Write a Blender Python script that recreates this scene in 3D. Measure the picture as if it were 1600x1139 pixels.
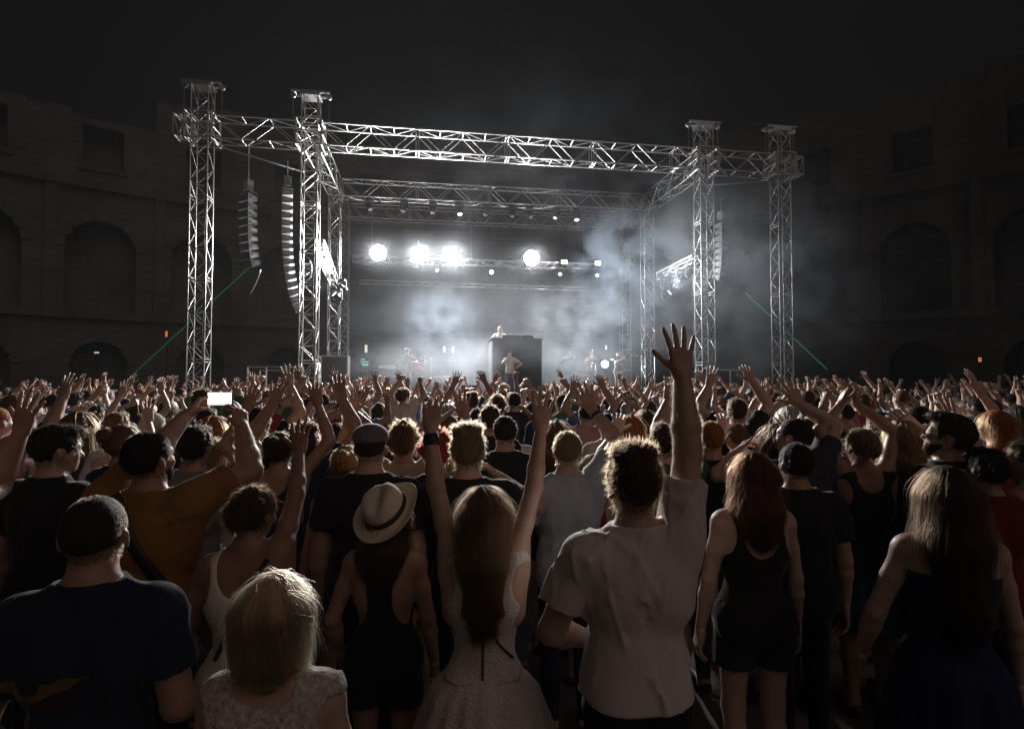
import bpy, math, random
import numpy as np
from mathutils import Vector, Matrix

for o in list(bpy.data.objects):
    bpy.data.objects.remove(o)
SC = bpy.context.scene
COL = SC.collection

# ------------------------------------------------------------------ camera, world, sun, exposure
CAM_Z = 2.05
FPX = 850.0                       # focal length in pixels of the 1600 px wide photograph
PITCH = math.radians(1.72)
cam_d = bpy.data.cameras.new('camera')
cam_d.sensor_width = 36.0
cam_d.lens = 36.0 * FPX / 1600.0
cam_d.clip_start = 0.05
cam_d.clip_end = 500
cam_o = bpy.data.objects.new('camera', cam_d)
COL.objects.link(cam_o)
cam_o.location = (0, 0, CAM_Z)
cam_o.rotation_euler = (math.radians(90) + PITCH, 0, 0)
SC.camera = cam_o

world = bpy.data.worlds.new('World')
SC.world = world
world.use_nodes = True
wn = world.node_tree
for n in list(wn.nodes):
    wn.nodes.remove(n)
w_out = wn.nodes.new('ShaderNodeOutputWorld')
w_bg = wn.nodes.new('ShaderNodeBackground')
w_bg.inputs['Color'].default_value = (0.92, 0.94, 1.0, 1)      # even night sky, no gradient
w_bg.inputs['Strength'].default_value = 0.0034
wn.links.new(w_bg.outputs[0], w_out.inputs[0])

sun_d = bpy.data.lights.new('arena_glow', 'SUN')               # the weak warm light of the arena behind the audience
sun_d.energy = 0.185
sun_d.color = (1.0, 0.74, 0.66)
sun_d.angle = math.radians(60)
sun_o = bpy.data.objects.new('arena_glow', sun_d)
COL.objects.link(sun_o)
sun_o.rotation_euler = (math.radians(52), 0, math.radians(40))

SC.view_settings.view_transform = 'Standard'
SC.view_settings.look = 'None'
SC.view_settings.exposure = 0.0
SC.view_settings.gamma = 1.0
SC.view_settings.use_curve_mapping = False
SC.render.engine = 'CYCLES'
SC.cycles.use_denoising = True
SC.cycles.max_bounces = 6
SC.cycles.diffuse_bounces = 2
SC.cycles.glossy_bounces = 2
SC.cycles.transmission_bounces = 4
SC.cycles.transparent_max_bounces = 8
SC.cycles.volume_bounces = 0
SC.cycles.volume_step_rate = 0.4
SC.cycles.volume_max_steps = 256
SC.cycles.sample_clamp_indirect = 3.0
SC.cycles.caustics_reflective = False
SC.cycles.caustics_refractive = False
SC.cycles.use_adaptive_sampling = True
SC.cycles.adaptive_threshold = 0.015

cP, sP = math.cos(PITCH), math.sin(PITCH)
def at(px, py, depth):
    """Where the thing seen at pixel (px, py) of the photograph stands when it is `depth` metres ahead."""
    r, u = (px - 800.0) / FPX, (569.5 - py) / FPX
    y, z = cP - u * sP, sP + u * cP
    return Vector((r / y * depth, depth, CAM_Z + z / y * depth))

rng = random.Random(7)
NR = np.random.default_rng(11)

# ------------------------------------------------------------------ materials
def mat(name, color=(0.5, 0.5, 0.5), rough=0.6, metal=0.0, emis=None, estr=0.0, bump=0.0, bscale=60.0, var=0.0, vscale=6.0,
        objcol=False, sheen=0.0, spec=0.5, stretch=None):
    m = bpy.data.materials.new(name)
    m.use_nodes = True
    t = m.node_tree
    b = t.nodes['Principled BSDF']
    b.inputs['Base Color'].default_value = (*color, 1)
    b.inputs['Roughness'].default_value = rough
    b.inputs['Metallic'].default_value = metal
    b.inputs['Specular IOR Level'].default_value = spec
    if sheen:
        b.inputs['Sheen Weight'].default_value = sheen
        b.inputs['Sheen Roughness'].default_value = 0.35
    if emis:
        b.inputs['Emission Color'].default_value = (*emis, 1)
        b.inputs['Emission Strength'].default_value = estr
    tc = t.nodes.new('ShaderNodeTexCoord')
    src = tc.outputs['Object']
    if stretch:
        mp = t.nodes.new('ShaderNodeMapping')
        mp.inputs['Scale'].default_value = stretch
        t.links.new(src, mp.inputs['Vector'])
        src = mp.outputs['Vector']
    colsock = None
    if objcol:
        oi = t.nodes.new('ShaderNodeObjectInfo')
        colsock = oi.outputs['Color']
        t.links.new(colsock, b.inputs['Base Color'])
    if var:
        nz = t.nodes.new('ShaderNodeTexNoise')
        nz.inputs['Scale'].default_value = vscale
        nz.inputs['Detail'].default_value = 5
        t.links.new(src, nz.inputs['Vector'])
        mr = t.nodes.new('ShaderNodeMapRange')
        mr.inputs['From Min'].default_value = 0.3
        mr.inputs['From Max'].default_value = 0.7
        mr.inputs['To Min'].default_value = 1 - var
        mr.inputs['To Max'].default_value = 1 + var * 0.6
        t.links.new(nz.outputs['Fac'], mr.inputs['Value'])
        vm = t.nodes.new('ShaderNodeVectorMath')
        vm.operation = 'SCALE'
        if colsock:
            t.links.new(colsock, vm.inputs[0])
        else:
            vm.inputs[0].default_value = color
        t.links.new(mr.outputs['Result'], vm.inputs['Scale'])
        t.links.new(vm.outputs['Vector'], b.inputs['Base Color'])
    if bump:
        nb = t.nodes.new('ShaderNodeTexNoise')
        nb.inputs['Scale'].default_value = bscale
        nb.inputs['Detail'].default_value = 4
        t.links.new(src, nb.inputs['Vector'])
        bp = t.nodes.new('ShaderNodeBump')
        bp.inputs['Strength'].default_value = bump
        bp.inputs['Distance'].default_value = 0.01
        t.links.new(nb.outputs['Fac'], bp.inputs['Height'])
        t.links.new(bp.outputs['Normal'], b.inputs['Normal'])
    return m

M_ALU = mat('aluminium', (0.56, 0.56, 0.56), 0.38, 1.0, var=0.15, vscale=3)
M_ALU_DULL = mat('dull_aluminium', (0.52, 0.52, 0.53), 0.42, 0.9)
M_BLACK = mat('black_steel', (0.03, 0.03, 0.032), 0.45)
M_SPK = mat('grey_speaker_paint', (0.36, 0.37, 0.38), 0.5, bump=0.2)
M_GRILLE = mat('speaker_grille', (0.07, 0.07, 0.075), 0.5, 0.4)
M_CLOTHBLK = mat('black_stage_cloth', (0.018, 0.018, 0.02), 0.9)
M_DECK = mat('stage_deck_ply', (0.05, 0.05, 0.052), 0.5, var=0.3)
M_STONE = mat('weathered_limestone', (0.15, 0.142, 0.13), 0.95, var=0.35, vscale=0.35, bump=0.6, bscale=2.0)
def stone_courses(m, R=47.0, cy=-42.0):
    """squared blocks in level courses round the curved wall, as faint joints and block-to-block tone"""
    t = m.node_tree; b = t.nodes['Principled BSDF']
    ge = t.nodes.new('ShaderNodeNewGeometry'); sp = t.nodes.new('ShaderNodeSeparateXYZ')
    t.links.new(ge.outputs['Position'], sp.inputs[0])
    yy = t.nodes.new('ShaderNodeMath'); yy.operation = 'SUBTRACT'; yy.inputs[1].default_value = 2.0; t.links.new(sp.outputs['Y'], yy.inputs[0])
    an = t.nodes.new('ShaderNodeMath'); an.operation = 'ARCTAN2'; t.links.new(sp.outputs['X'], an.inputs[0]); t.links.new(yy.outputs[0], an.inputs[1])
    ml = t.nodes.new('ShaderNodeMath'); ml.operation = 'MULTIPLY'; ml.inputs[1].default_value = R; t.links.new(an.outputs[0], ml.inputs[0])
    cb = t.nodes.new('ShaderNodeCombineXYZ'); t.links.new(ml.outputs[0], cb.inputs[0]); t.links.new(sp.outputs['Z'], cb.inputs[1])
    bk = t.nodes.new('ShaderNodeTexBrick'); bk.inputs['Scale'].default_value = 1.0; bk.inputs['Brick Width'].default_value = 1.3; bk.inputs['Row Height'].default_value = .46
    bk.inputs['Mortar Size'].default_value = .03; bk.inputs['Color1'].default_value = (1.08, 1.06, 1.04, 1); bk.inputs['Color2'].default_value = (.86, .86, .87, 1); bk.inputs['Mortar'].default_value = (.74, .74, .74, 1); bk.inputs['Bias'].default_value = -.1
    t.links.new(cb.outputs[0], bk.inputs['Vector'])
    prev = b.inputs['Base Color'].links[0].from_socket
    mu = t.nodes.new('ShaderNodeMix'); mu.data_type = 'RGBA'; mu.blend_type = 'MULTIPLY'; mu.inputs['Factor'].default_value = 1
    t.links.new(prev, mu.inputs[6]); t.links.new(bk.outputs['Color'], mu.inputs[7]); t.links.new(mu.outputs[2], b.inputs['Base Color'])
stone_courses(M_STONE)
M_GROUND = mat('trodden_gravel', (0.17, 0.145, 0.125), 0.9, var=0.45, vscale=1.1, bump=0.8, bscale=30)
M_SKIN = mat('skin', (0.44, 0.25, 0.175), 0.5, objcol=True, var=0.10, vscale=18, bump=0.15, bscale=90, sheen=0.25)
M_CLOTH = mat('jersey', (0.5, 0.5, 0.5), 0.9, objcol=True, var=0.06, vscale=9, bump=0.22, bscale=26, sheen=0.25, spec=0.2)
M_DENIM = mat('denim', (0.5, 0.5, 0.5), 0.9, objcol=True, var=0.25, vscale=40, bump=0.35, bscale=240, sheen=0.1, spec=0.2)
M_KNIT = mat('dotted_knit', (0.5, 0.5, 0.5), 0.92, objcol=True, bump=0.9, bscale=95, var=0.16, vscale=95, sheen=0.2, spec=0.2)
M_LACE = mat('lace', (0.5, 0.5, 0.5), 0.9, objcol=True, bump=1.0, bscale=70, var=0.4, vscale=70, sheen=0.2, spec=0.2)
M_HAIRB = mat('hair_mass', (0.1, 0.06, 0.03), 0.75, objcol=True, var=0.18, vscale=14, stretch=(7, 7, 0.8), bump=0.4, bscale=22, spec=0.15)
M_STRAW = mat('pale_straw', (0.76, 0.68, 0.56), 0.85, var=0.1, vscale=80, bump=0.35, bscale=220)
M_LEATHER = mat('black_leather', (0.02, 0.018, 0.017), 0.5)
M_GLASSBLK = mat('dark_lens', (0.01, 0.01, 0.01), 0.12)
M_EYE = mat('eye', (0.6, 0.58, 0.55), 0.2)
M_PLASTIC = mat('clear_plastic', (0.55, 0.66, 0.72), 0.12)
M_PLASTIC.node_tree.nodes['Principled BSDF'].inputs['Transmission Weight'].default_value = 0.75
M_LAMP = mat('flood_lens_lit', (1, 1, 1), 0.5, emis=(1.0, 0.98, 0.95), estr=160)
M_LAMP2 = mat('small_lamp_lit', (1, 1, 1), 0.5, emis=(0.95, 0.97, 1.0), estr=20)
M_LAMP_OFF = mat('unlit_lens', (0.12, 0.12, 0.13), 0.1)
M_SCREEN = mat('phone_screen_lit', (1, 1, 1), 0.5, emis=(1.0, 0.96, 0.94), estr=1.6)
M_SCREEN2 = mat('small_screen_lit', (1, 1, 1), 0.5, emis=(0.8, 0.86, 0.9), estr=0.5)
M_WARM = mat('warm_white_lamp', (1, 1, 1), 0.5, emis=(0.95, 0.85, 0.6), estr=0.6)
M_CYAN = mat('cyan_console_leds', (0.1, 0.5, 0.5), 0.5, emis=(0.3, 0.95, 0.8), estr=0.9)
M_ORANGE = mat('orange_lamp_glow', (0.8, 0.2, 0.05), 0.5, emis=(1.0, 0.27, 0.05), estr=0.55)
M_LASER = mat('green_laser_light', (0.0, 0.02, 0.01), 1.0, emis=(0.045, 0.30, 0.17), estr=0.15, spec=0)
M_LASER2 = mat('green_laser_light_in_smoke', (0.0, 0.02, 0.01), 1.0, emis=(0.05, 0.34, 0.20), estr=0.32, spec=0)
M_SCREEN_PINK = mat('phone_app_bar_lit', (1, 1, 1), 0.5, emis=(1.0, .70, .66), estr=.9)
M_SCREEN_ORANGE = mat('orange_picture_on_phone', (1, .6, .3), 0.5, emis=(1.0, .38, .14), estr=.5)
M_BRASS = mat('brass', (0.75, 0.55, 0.25), 0.25, 1.0)
M_DRUM = mat('red_drum_shell', (0.3, 0.05, 0.04), 0.35)
M_GUITAR = mat('guitar_lacquer', (0.10, 0.04, 0.02), 0.25)
M_RED = mat('red_flag_cloth', (0.5, 0.03, 0.03), 0.8)
M_YELLOW = mat('beer', (0.7, 0.35, 0.06), 0.3)

def hair_material(name, melanin_scale=1.0):
    m = bpy.data.materials.new(name)
    m.use_nodes = True
    t = m.node_tree
    for n in list(t.nodes):
        t.nodes.remove(n)
    out = t.nodes.new('ShaderNodeOutputMaterial')
    h = t.nodes.new('ShaderNodeBsdfHairPrincipled')
    h.parametrization = 'COLOR'
    h.inputs['IOR'].default_value = 1.36
    h.inputs['Roughness'].default_value = 0.38
    h.inputs['Radial Roughness'].default_value = 0.45
    h.inputs['Random Roughness'].default_value = 0.2
    oi = t.nodes.new('ShaderNodeObjectInfo')
    hi = t.nodes.new('ShaderNodeHairInfo')                       # each strand a little lighter or darker
    mr = t.nodes.new('ShaderNodeMapRange'); mr.inputs['To Min'].default_value = .35; mr.inputs['To Max'].default_value = .95
    t.links.new(hi.outputs['Random'], mr.inputs['Value'])
    vm = t.nodes.new('ShaderNodeVectorMath'); vm.operation = 'SCALE'
    t.links.new(oi.outputs['Color'], vm.inputs[0]); t.links.new(mr.outputs['Result'], vm.inputs['Scale'])
    t.links.new(vm.outputs['Vector'], h.inputs['Color'])
    t.links.new(h.outputs[0], out.inputs['Surface'])
    return m
M_HAIR = hair_material('hair_strands')

# ------------------------------------------------------------------ generic helpers
def props(o, label=None, cat=None, group=None, kind=None):
    if label: o['label'] = label
    if cat: o['category'] = cat
    if group: o['group'] = group
    if kind: o['kind'] = kind
    return o

def mesh_arrays(name, V, F, smooth=True):
    """V (n,3), F: (m,3) or (m,4) int array, or list of such arrays."""
    if not isinstance(F, (list, tuple)):
        F = [F]
    F = [np.asarray(f, dtype=np.int32) for f in F if len(f)]
    me = bpy.data.meshes.new(name)
    V = np.asarray(V, dtype=np.float32)
    me.vertices.add(len(V))
    me.vertices.foreach_set('co', V.ravel())
    loops = np.concatenate([f.ravel() for f in F])
    tot = np.concatenate([np.full(len(f), f.shape[1], dtype=np.int32) for f in F])
    start = np.concatenate([[0], np.cumsum(tot)[:-1]]).astype(np.int32)
    me.loops.add(len(loops))
    me.loops.foreach_set('vertex_index', loops)
    me.polygons.add(len(tot))
    me.polygons.foreach_set('loop_start', start)
    me.polygons.foreach_set('loop_total', tot)
    me.polygons.foreach_set('use_smooth', np.full(len(tot), smooth, dtype=bool))
    me.update(calc_edges=True)
    return me

def link(name, me, material=None, parent=None, loc=None, color=None):
    o = bpy.data.objects.new(name, me)
    COL.objects.link(o)
    if material is not None and me is not None and not len(me.materials):
        me.materials.append(material)
    if parent is not None:
        o.parent = parent
    if loc is not None:
        o.location = loc
    if color is not None:
        o.color = (*color, 1)
    return o

def empty(name, loc, label, cat, group=None, rz=0.0):
    o = bpy.data.objects.new(name, None)
    COL.objects.link(o)
    o.location = loc
    o.rotation_euler = (0, 0, rz)
    o.empty_display_size = 0.1
    return props(o, label, cat, group)

class MB:
    """Collects boxes, tubes and rings into one mesh."""
    def __init__(s):
        s.v, s.q, s.t, s.n = [], [], [], 0
    def add(s, V, Q=(), T=()):
        V = np.asarray(V, float)
        if len(Q): s.q.append(np.asarray(Q) + s.n)
        if len(T): s.t.append(np.asarray(T) + s.n)
        s.v.append(V); s.n += len(V)
        return s
    def box(s, c, d, R=None):
        c = np.asarray(c, float); d = np.asarray(d, float) / 2
        P = np.array([[x, y, z] for z in (-1, 1) for y in (-1, 1) for x in (-1, 1)], float) * d
        if R is not None: P = P @ np.asarray(R, float).T
        return s.add(P + c, [[0, 2, 3, 1], [4, 5, 7, 6], [0, 1, 5, 4], [2, 6, 7, 3], [0, 4, 6, 2], [1, 3, 7, 5]])
    def tube(s, P, r, n=8, caps=True):
        P = [np.asarray(p, float) for p in P]
        rs = r if hasattr(r, '__len__') else [r] * len(P)
        rings = []
        ref = None
        for i, p in enumerate(P):
            a = P[max(i - 1, 0)]; b = P[min(i + 1, len(P) - 1)]
            d = b - a; d = d / (np.linalg.norm(d) + 1e-9)
            if ref is None:
                ref = np.array([0, 0, 1.0]) if abs(d[2]) < 0.9 else np.array([1.0, 0, 0])
            x = np.cross(ref, d); x /= np.linalg.norm(x) + 1e-9
            y = np.cross(d, x); ref = y if abs(np.dot(y, d)) < .5 else ref
            a_ = np.arange(n) * 2 * np.pi / n
            rings.append(p + rs[i] * (np.cos(a_)[:, None] * x + np.sin(a_)[:, None] * y))
        V = np.concatenate(rings)
        Q = []
        for i in range(len(P) - 1):
            for k in range(n):
                k2 = (k + 1) % n
                Q.append([i * n + k, i * n + k2, (i + 1) * n + k2, (i + 1) * n + k])
        T = []
        if caps:
            V = np.concatenate([V, [P[0]], [P[-1]]])
            e = len(V)
            for k in range(n):
                k2 = (k + 1) % n
                T.append([e - 2, k2, k]); T.append([e - 1, (len(P) - 1) * n + k, (len(P) - 1) * n + k2])
        return s.add(V, Q, T)
    def disc(s, c, axis, r, thick, n=20):
        c = np.asarray(c, float); a = np.asarray(axis, float); a = a / np.linalg.norm(a)
        return s.tube([c - a * thick / 2, c + a * thick / 2], r, n)
    def ball(s, c, r, n=10):
        c = np.asarray(c, float); r = np.asarray(r, float) * np.ones(3)
        th = np.linspace(0, np.pi, n // 2 + 1)[1:-1]; ph = np.arange(n) * 2 * np.pi / n
        V = [[0, 0, 1]] + [[math.sin(t) * math.cos(p), math.sin(t) * math.sin(p), math.cos(t)] for t in th for p in ph] + [[0, 0, -1]]
        Q, T = [], []
        R = len(th)
        for k in range(n):
            k2 = (k + 1) % n
            T.append([0, 1 + k, 1 + k2]); T.append([1 + R * n, 1 + (R - 1) * n + k2, 1 + (R - 1) * n + k])
            for i in range(R - 1):
                Q.append([1 + i * n + k, 1 + (i + 1) * n + k, 1 + (i + 1) * n + k2, 1 + i * n + k2])
        return s.add(np.array(V) * r + c, Q, T)
    def mesh(s, name, smooth=False):
        F = []
        if s.q: F.append(np.concatenate(s.q))
        if s.t: F.append(np.concatenate(s.t))
        return mesh_arrays(name, np.concatenate(s.v), F, smooth)
    def build(s, name, material, parent=None, smooth=False, color=None, loc=None):
        return link(name, s.mesh(name, smooth), material, parent, loc, color)
FLOOD_W = 6500.0
TOP_W = 900.0
SIDE_W = 900.0
FLOOR_W = 500.0
HAZE_D = 0.00036
M_LAMP_COOL = mat('cool_floor_lens_lit', (1, 1, 1), 0.5, emis=(0.85, 0.93, 1.0), estr=14)
def SIDE_LAMPS():
    # lit lamps that burn the left boom white and graze the towers; they face away from the audience
    c = SF(-6.15, 2.0, 5.3)
    r = moving_head(c, 'lit lamp low between the left towers, turned up at the white boom', 1, 0, group='lamps on the side booms', aim=(-.6, -.35, .7))
    point_lamp(c + Vector((-.25, -.15, .05)), SIDE_W, (.93, .97, 1), .08, r, 150, .6, SF(-8.0, .2, 7.2))
    c = SF(6.2, 1.6, 5.6)
    r = moving_head(c, 'lit lamp below the right boom, turned outward', 1, 0, group='lamps on the side booms', aim=(.6, -.2, .6))
    point_lamp(c + Vector((.25, -.1, .05)), SIDE_W * .35, (.96, .98, 1), .08, r, 150, .6, SF(8.5, .2, 7.5))
BLUISH, PALE = (.66, .80, 1.0), (.82, .90, 1.0)
# label, centre, radii, density, colour, seed, noise scale, threshold, softness
SMOKES = [
    ('bluish plume of smoke rising left of the riser', at(690, 516, 21.2), (2.1, 1.0, 2.2), .085, BLUISH, 1.9, 1.6, .48, .20),
    ('thick pale smoke rolling over the right half of the stage', at(930, 522, 21.0), (4.0, 1.3, 2.6), .125, PALE, 2.6, 1.3, .47, .20),
    ('tall bluish smoke drifting up by the right middle tower', at(985, 430, 20.5), (2.9, 1.3, 3.6), .14, BLUISH, 7.9, 1.05, .48, .20),
    ('low fog creeping over the stage floor', at(790, 574, 19.9), (7.2, 2.2, 1.5), .13, PALE, 3.2, 1.2, .43, .28),
    ('thin drifting smoke outside the right towers', at(1180, 430, 19.6), (6.8, 3.0, 5.6), .15, PALE, 4.4, .7, .48, .22),
    ('even veil of smoke filling the stage under the roof', at(785, 525, 20.6), (8.2, 2.4, 3.7), .018, PALE, 5.7, .7, .40, .30),
    ('faint smoke drifting up above the roof trusses', at(900, 210, 20.5), (9.0, 4.0, 4.6), .013, PALE, 6.1, .5, .50, .20),
    ('thin smoke added around the flood lights to give them halos', at(712, 398, 23.2), (6.2, 1.1, 1.6), .014, PALE, 8.3, .5, .22, .30),  # extra smoke, put in so the flood lamps get a soft halo
]
# ------------------------------------------------------------------ the stage frame: u along the front, v backwards
SO = Vector((0.10, 18.50, 0)); SU = Vector((.988, .1536, 0)); SV = Vector((-.1536, .988, 0))
STAGE_ROT = math.atan2(SU.y, SU.x)
def SF(u, v, z=0.0):
    p = SO + SU * u + SV * v
    return Vector((p.x, p.y, z))

# ------------------------------------------------------------------ ground
def ground():
    n = 90
    xs = np.linspace(-1, 1, n); g = np.sign(xs) * np.abs(xs) ** 2.2 * 160
    X, Y = np.meshgrid(g, g + 10, indexing='ij')
    Z = .012 * np.sin(X * 1.3 + .7 * np.sin(Y)) * np.sin(Y * 1.1) * (np.hypot(X, Y) < 25)
    V = np.stack([X.ravel(), Y.ravel(), Z.ravel() - .012], 1)
    i, j = np.meshgrid(np.arange(n - 1), np.arange(n - 1), indexing='ij')
    a = (i * n + j).ravel()
    o = link('ground', mesh_arrays('ground', V, np.stack([a, a + n, a + n + 1, a + 1], 1)), M_GROUND)
    props(o, 'trodden gravel floor of the arena', kind='structure')
ground()

# ------------------------------------------------------------------ the ruined amphitheatre round the arena
def ruin():
    root = empty('amphitheatre_wall', (0, 44, 0), 'tall ruined stone amphitheatre wall with arches behind the stage', 'ruin')
    R = 47.0; cy = 2.0; T = 1.6
    BW = 6.3
    nb = int(2 * math.radians(64) * R / BW)
    r = random.Random(3)
    def pt(a, off, z):
        th = a / R
        return ((R + off) * math.sin(th), cy + (R + off) * math.cos(th) - 44, z)
    def block(mb, a0, a1, z0, z1, o0=0.0, o1=T):
        mb.add([pt(a, o, z) for z in (z0, z1) for o in (o0, o1) for a in (a0, a1)], [[0, 2, 3, 1], [4, 5, 7, 6], [0, 1, 5, 4], [2, 6, 7, 3], [0, 4, 6, 2], [1, 3, 7, 5]])
    def arch_bay(mb, a0, a1, z0, z1, w, zs, zb):
        c = (a0 + a1) / 2; h = w / 2
        block(mb, a0, c - h, z0, z1); block(mb, c + h, a1, z0, z1)
        if zb > z0: block(mb, c - h, c + h, z0, zb)
        n = 10
        for i in range(n):
            x0, x1 = -h + w * i / n, -h + w * (i + 1) / n
            zz = zs + math.sqrt(max(h * h - min(abs(x0), abs(x1)) ** 2, 0))
            if abs(x0 + x1) > 1e-6: zz = zs + math.sqrt(max(h * h - ((x0 + x1) / 2) ** 2, 0))
            block(mb, c + x0, c + x1, zz, z1)
        # archivolt stones, a little proud
        for i in range(9):
            t0, t1 = math.pi * i / 9, math.pi * (i + .92) / 9
            P = []
            for o in (-.12, .3):
                for t, q in ((t0, h), (t1, h), (t1, h + .55), (t0, h + .55)):
                    P.append(pt(c - q * math.cos(t), o, zs + q * math.sin(t)))
            mb.add(P, [[0, 1, 2, 3], [7, 6, 5, 4], [0, 4, 5, 1], [1, 5, 6, 2], [2, 6, 7, 3], [3, 7, 4, 0]])
    def rect_bay(mb, a0, a1, z0, z1, w, zb, zt):
        c = (a0 + a1) / 2; h = w / 2
        block(mb, a0, c - h, z0, z1); block(mb, c + h, a1, z0, z1)
        block(mb, c - h, c + h, z0, zb)
        if zt < z1: block(mb, c - h, c + h, zt, z1)
        for s in (-1, 1):
            block(mb, c + s * h - .22 * (s < 0), c + s * h + .22 * (s > 0), zb, min(zt, z1), -.10, .2)
        block(mb, c - h - .3, c + h + .3, zb - .35, zb, -.18, .3)
    for i in range(nb):
        a0 = -nb * BW / 2 + i * BW - 3.4; a1 = a0 + BW
        mb = MB(); arch_bay(mb, a0, a1, 0, 6.4, 3.3, 3.2, 0); mb.build('lower_arch', M_STONE, root)
        mb = MB(); arch_bay(mb, a0, a1, 6.9, 15.6, 4.1, 11.4, 7.0)
        block(mb, a0, a0 + .7, 6.9, 15.6, -.28, .02)
        mb.build('upper_arch', M_STONE, root)
        top = 24.0 - r.random() * 1.0 - (2.6 if i % 7 in (2, 3) else 0)
        mb = MB(); rect_bay(mb, a0, a1, 16.2, min(top, 22.2), 2.4, 17.3, 20.2); mb.build('window_bay', M_STONE, root)
        mb = MB(); c = a0
        while c < a1 - .1:
            w = min(r.uniform(.8, 1.9), a1 - c)
            hgt = max(.2, top - 22.2 + r.uniform(-.7, .5)) if top > 22.3 else r.uniform(.1, .6)
            block(mb, c, c + w - .03, min(top, 22.2), min(top, 22.2) + hgt, .1, T - .1); c += w
        mb.build('broken_parapet', M_STONE, root)
        mb = MB(); block(mb, a0, a1 - .02, 6.4, 6.9, -.35, T); block(mb, a0, a1 - .02, 15.6, 16.2, -.38, T); mb.build('string_course', M_STONE, root)
        mb = MB(); block(mb, a0, a1 - .02, 0, min(top, 22.0), 1.75, 2.6); mb.build('added_backing', M_STONE, root)  # added backing that shuts out the sky so the arch openings stay dark
ruin()
# ------------------------------------------------------------------ trusses
UNIT = MB().tube([(0, 0, 0), (0, 0, 1)], 1.0, 6).mesh('tube', True)
UNIT.materials.append(M_ALU)
def rod(name, a, b, r, parent, me=None):
    """one tube from a to b as an object of its own; alike tubes share their mesh"""
    a, b = Vector(a), Vector(b)
    d = b - a
    o = bpy.data.objects.new(name, me or UNIT)
    COL.objects.link(o)
    o.parent = parent
    o.location = a - parent.location
    o.rotation_mode = 'QUATERNION'
    o.rotation_quaternion = Vector((0, 0, 1)).rotation_difference(d.normalized())
    o.scale = (r, r, d.length)
    return o

def truss(name, label, A, B, w, h, side, panel, rch=.025, rbr=.014, cat='truss', group=None, joined=False, phase=0, frames=4, faces='fbtu', parent=None):
    """box truss from A to B; `side` is the horizontal (width) direction. Chords, braces and end frames are parts."""
    A, B = Vector(A), Vector(B)
    ax = (B - A); L = ax.length; ax.normalize()
    sd = Vector(side).normalized(); up = sd.cross(ax).normalized()
    if up.z < -.5: up = -up
    root = parent or empty(name, A, label, cat, group)
    C = [sd * (w / 2 * i) + up * (h / 2 * j) for i, j in ((-1, -1), (1, -1), (1, 1), (-1, 1))]
    for c in C:
        rod('chord', A + c, B + c, rch, root)
    n = max(2, round(L / panel))
    mb = MB()
    def brace(p, q, r=rbr, nm='brace'):
        if joined: mb.tube([p - root.location, q - root.location], r, 5)
        else: rod(nm, p, q, r, root)
    prs = {'f': (0, 3), 'b': (1, 2), 'u': (0, 1), 't': (3, 2)}
    for fi, fk in enumerate('fbtu'):
        if fk not in faces: continue
        i, j = prs[fk]
        for k in range(n):
            p0, p1 = A + ax * (L * k / n), A + ax * (L * (k + 1) / n)
            if (k + phase + fi // 2) % 2: brace(p0 + C[i], p1 + C[j])
            else: brace(p0 + C[j], p1 + C[i])
    for k in range(0, n + 1):
        if k % frames == 0 or k == n:
            p = A + ax * (L * k / n)
            for e in ((0,) if k in (0, n) else (-.045, .045)):
                for i in range(4):
                    brace(p + ax * e + C[i], p + ax * e + C[(i + 1) % 4], rbr * 1.1, 'frame_bar')
        else:
            p = A + ax * (L * k / n)
            brace(p + C[0], p + C[1], rbr, 'cross_bar'); brace(p + C[3], p + C[2], rbr, 'cross_bar')
    if joined:
        lo = mb.build('lattice', M_ALU_DULL, root, True); lo['kind'] = 'stuff'
    return root

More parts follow.
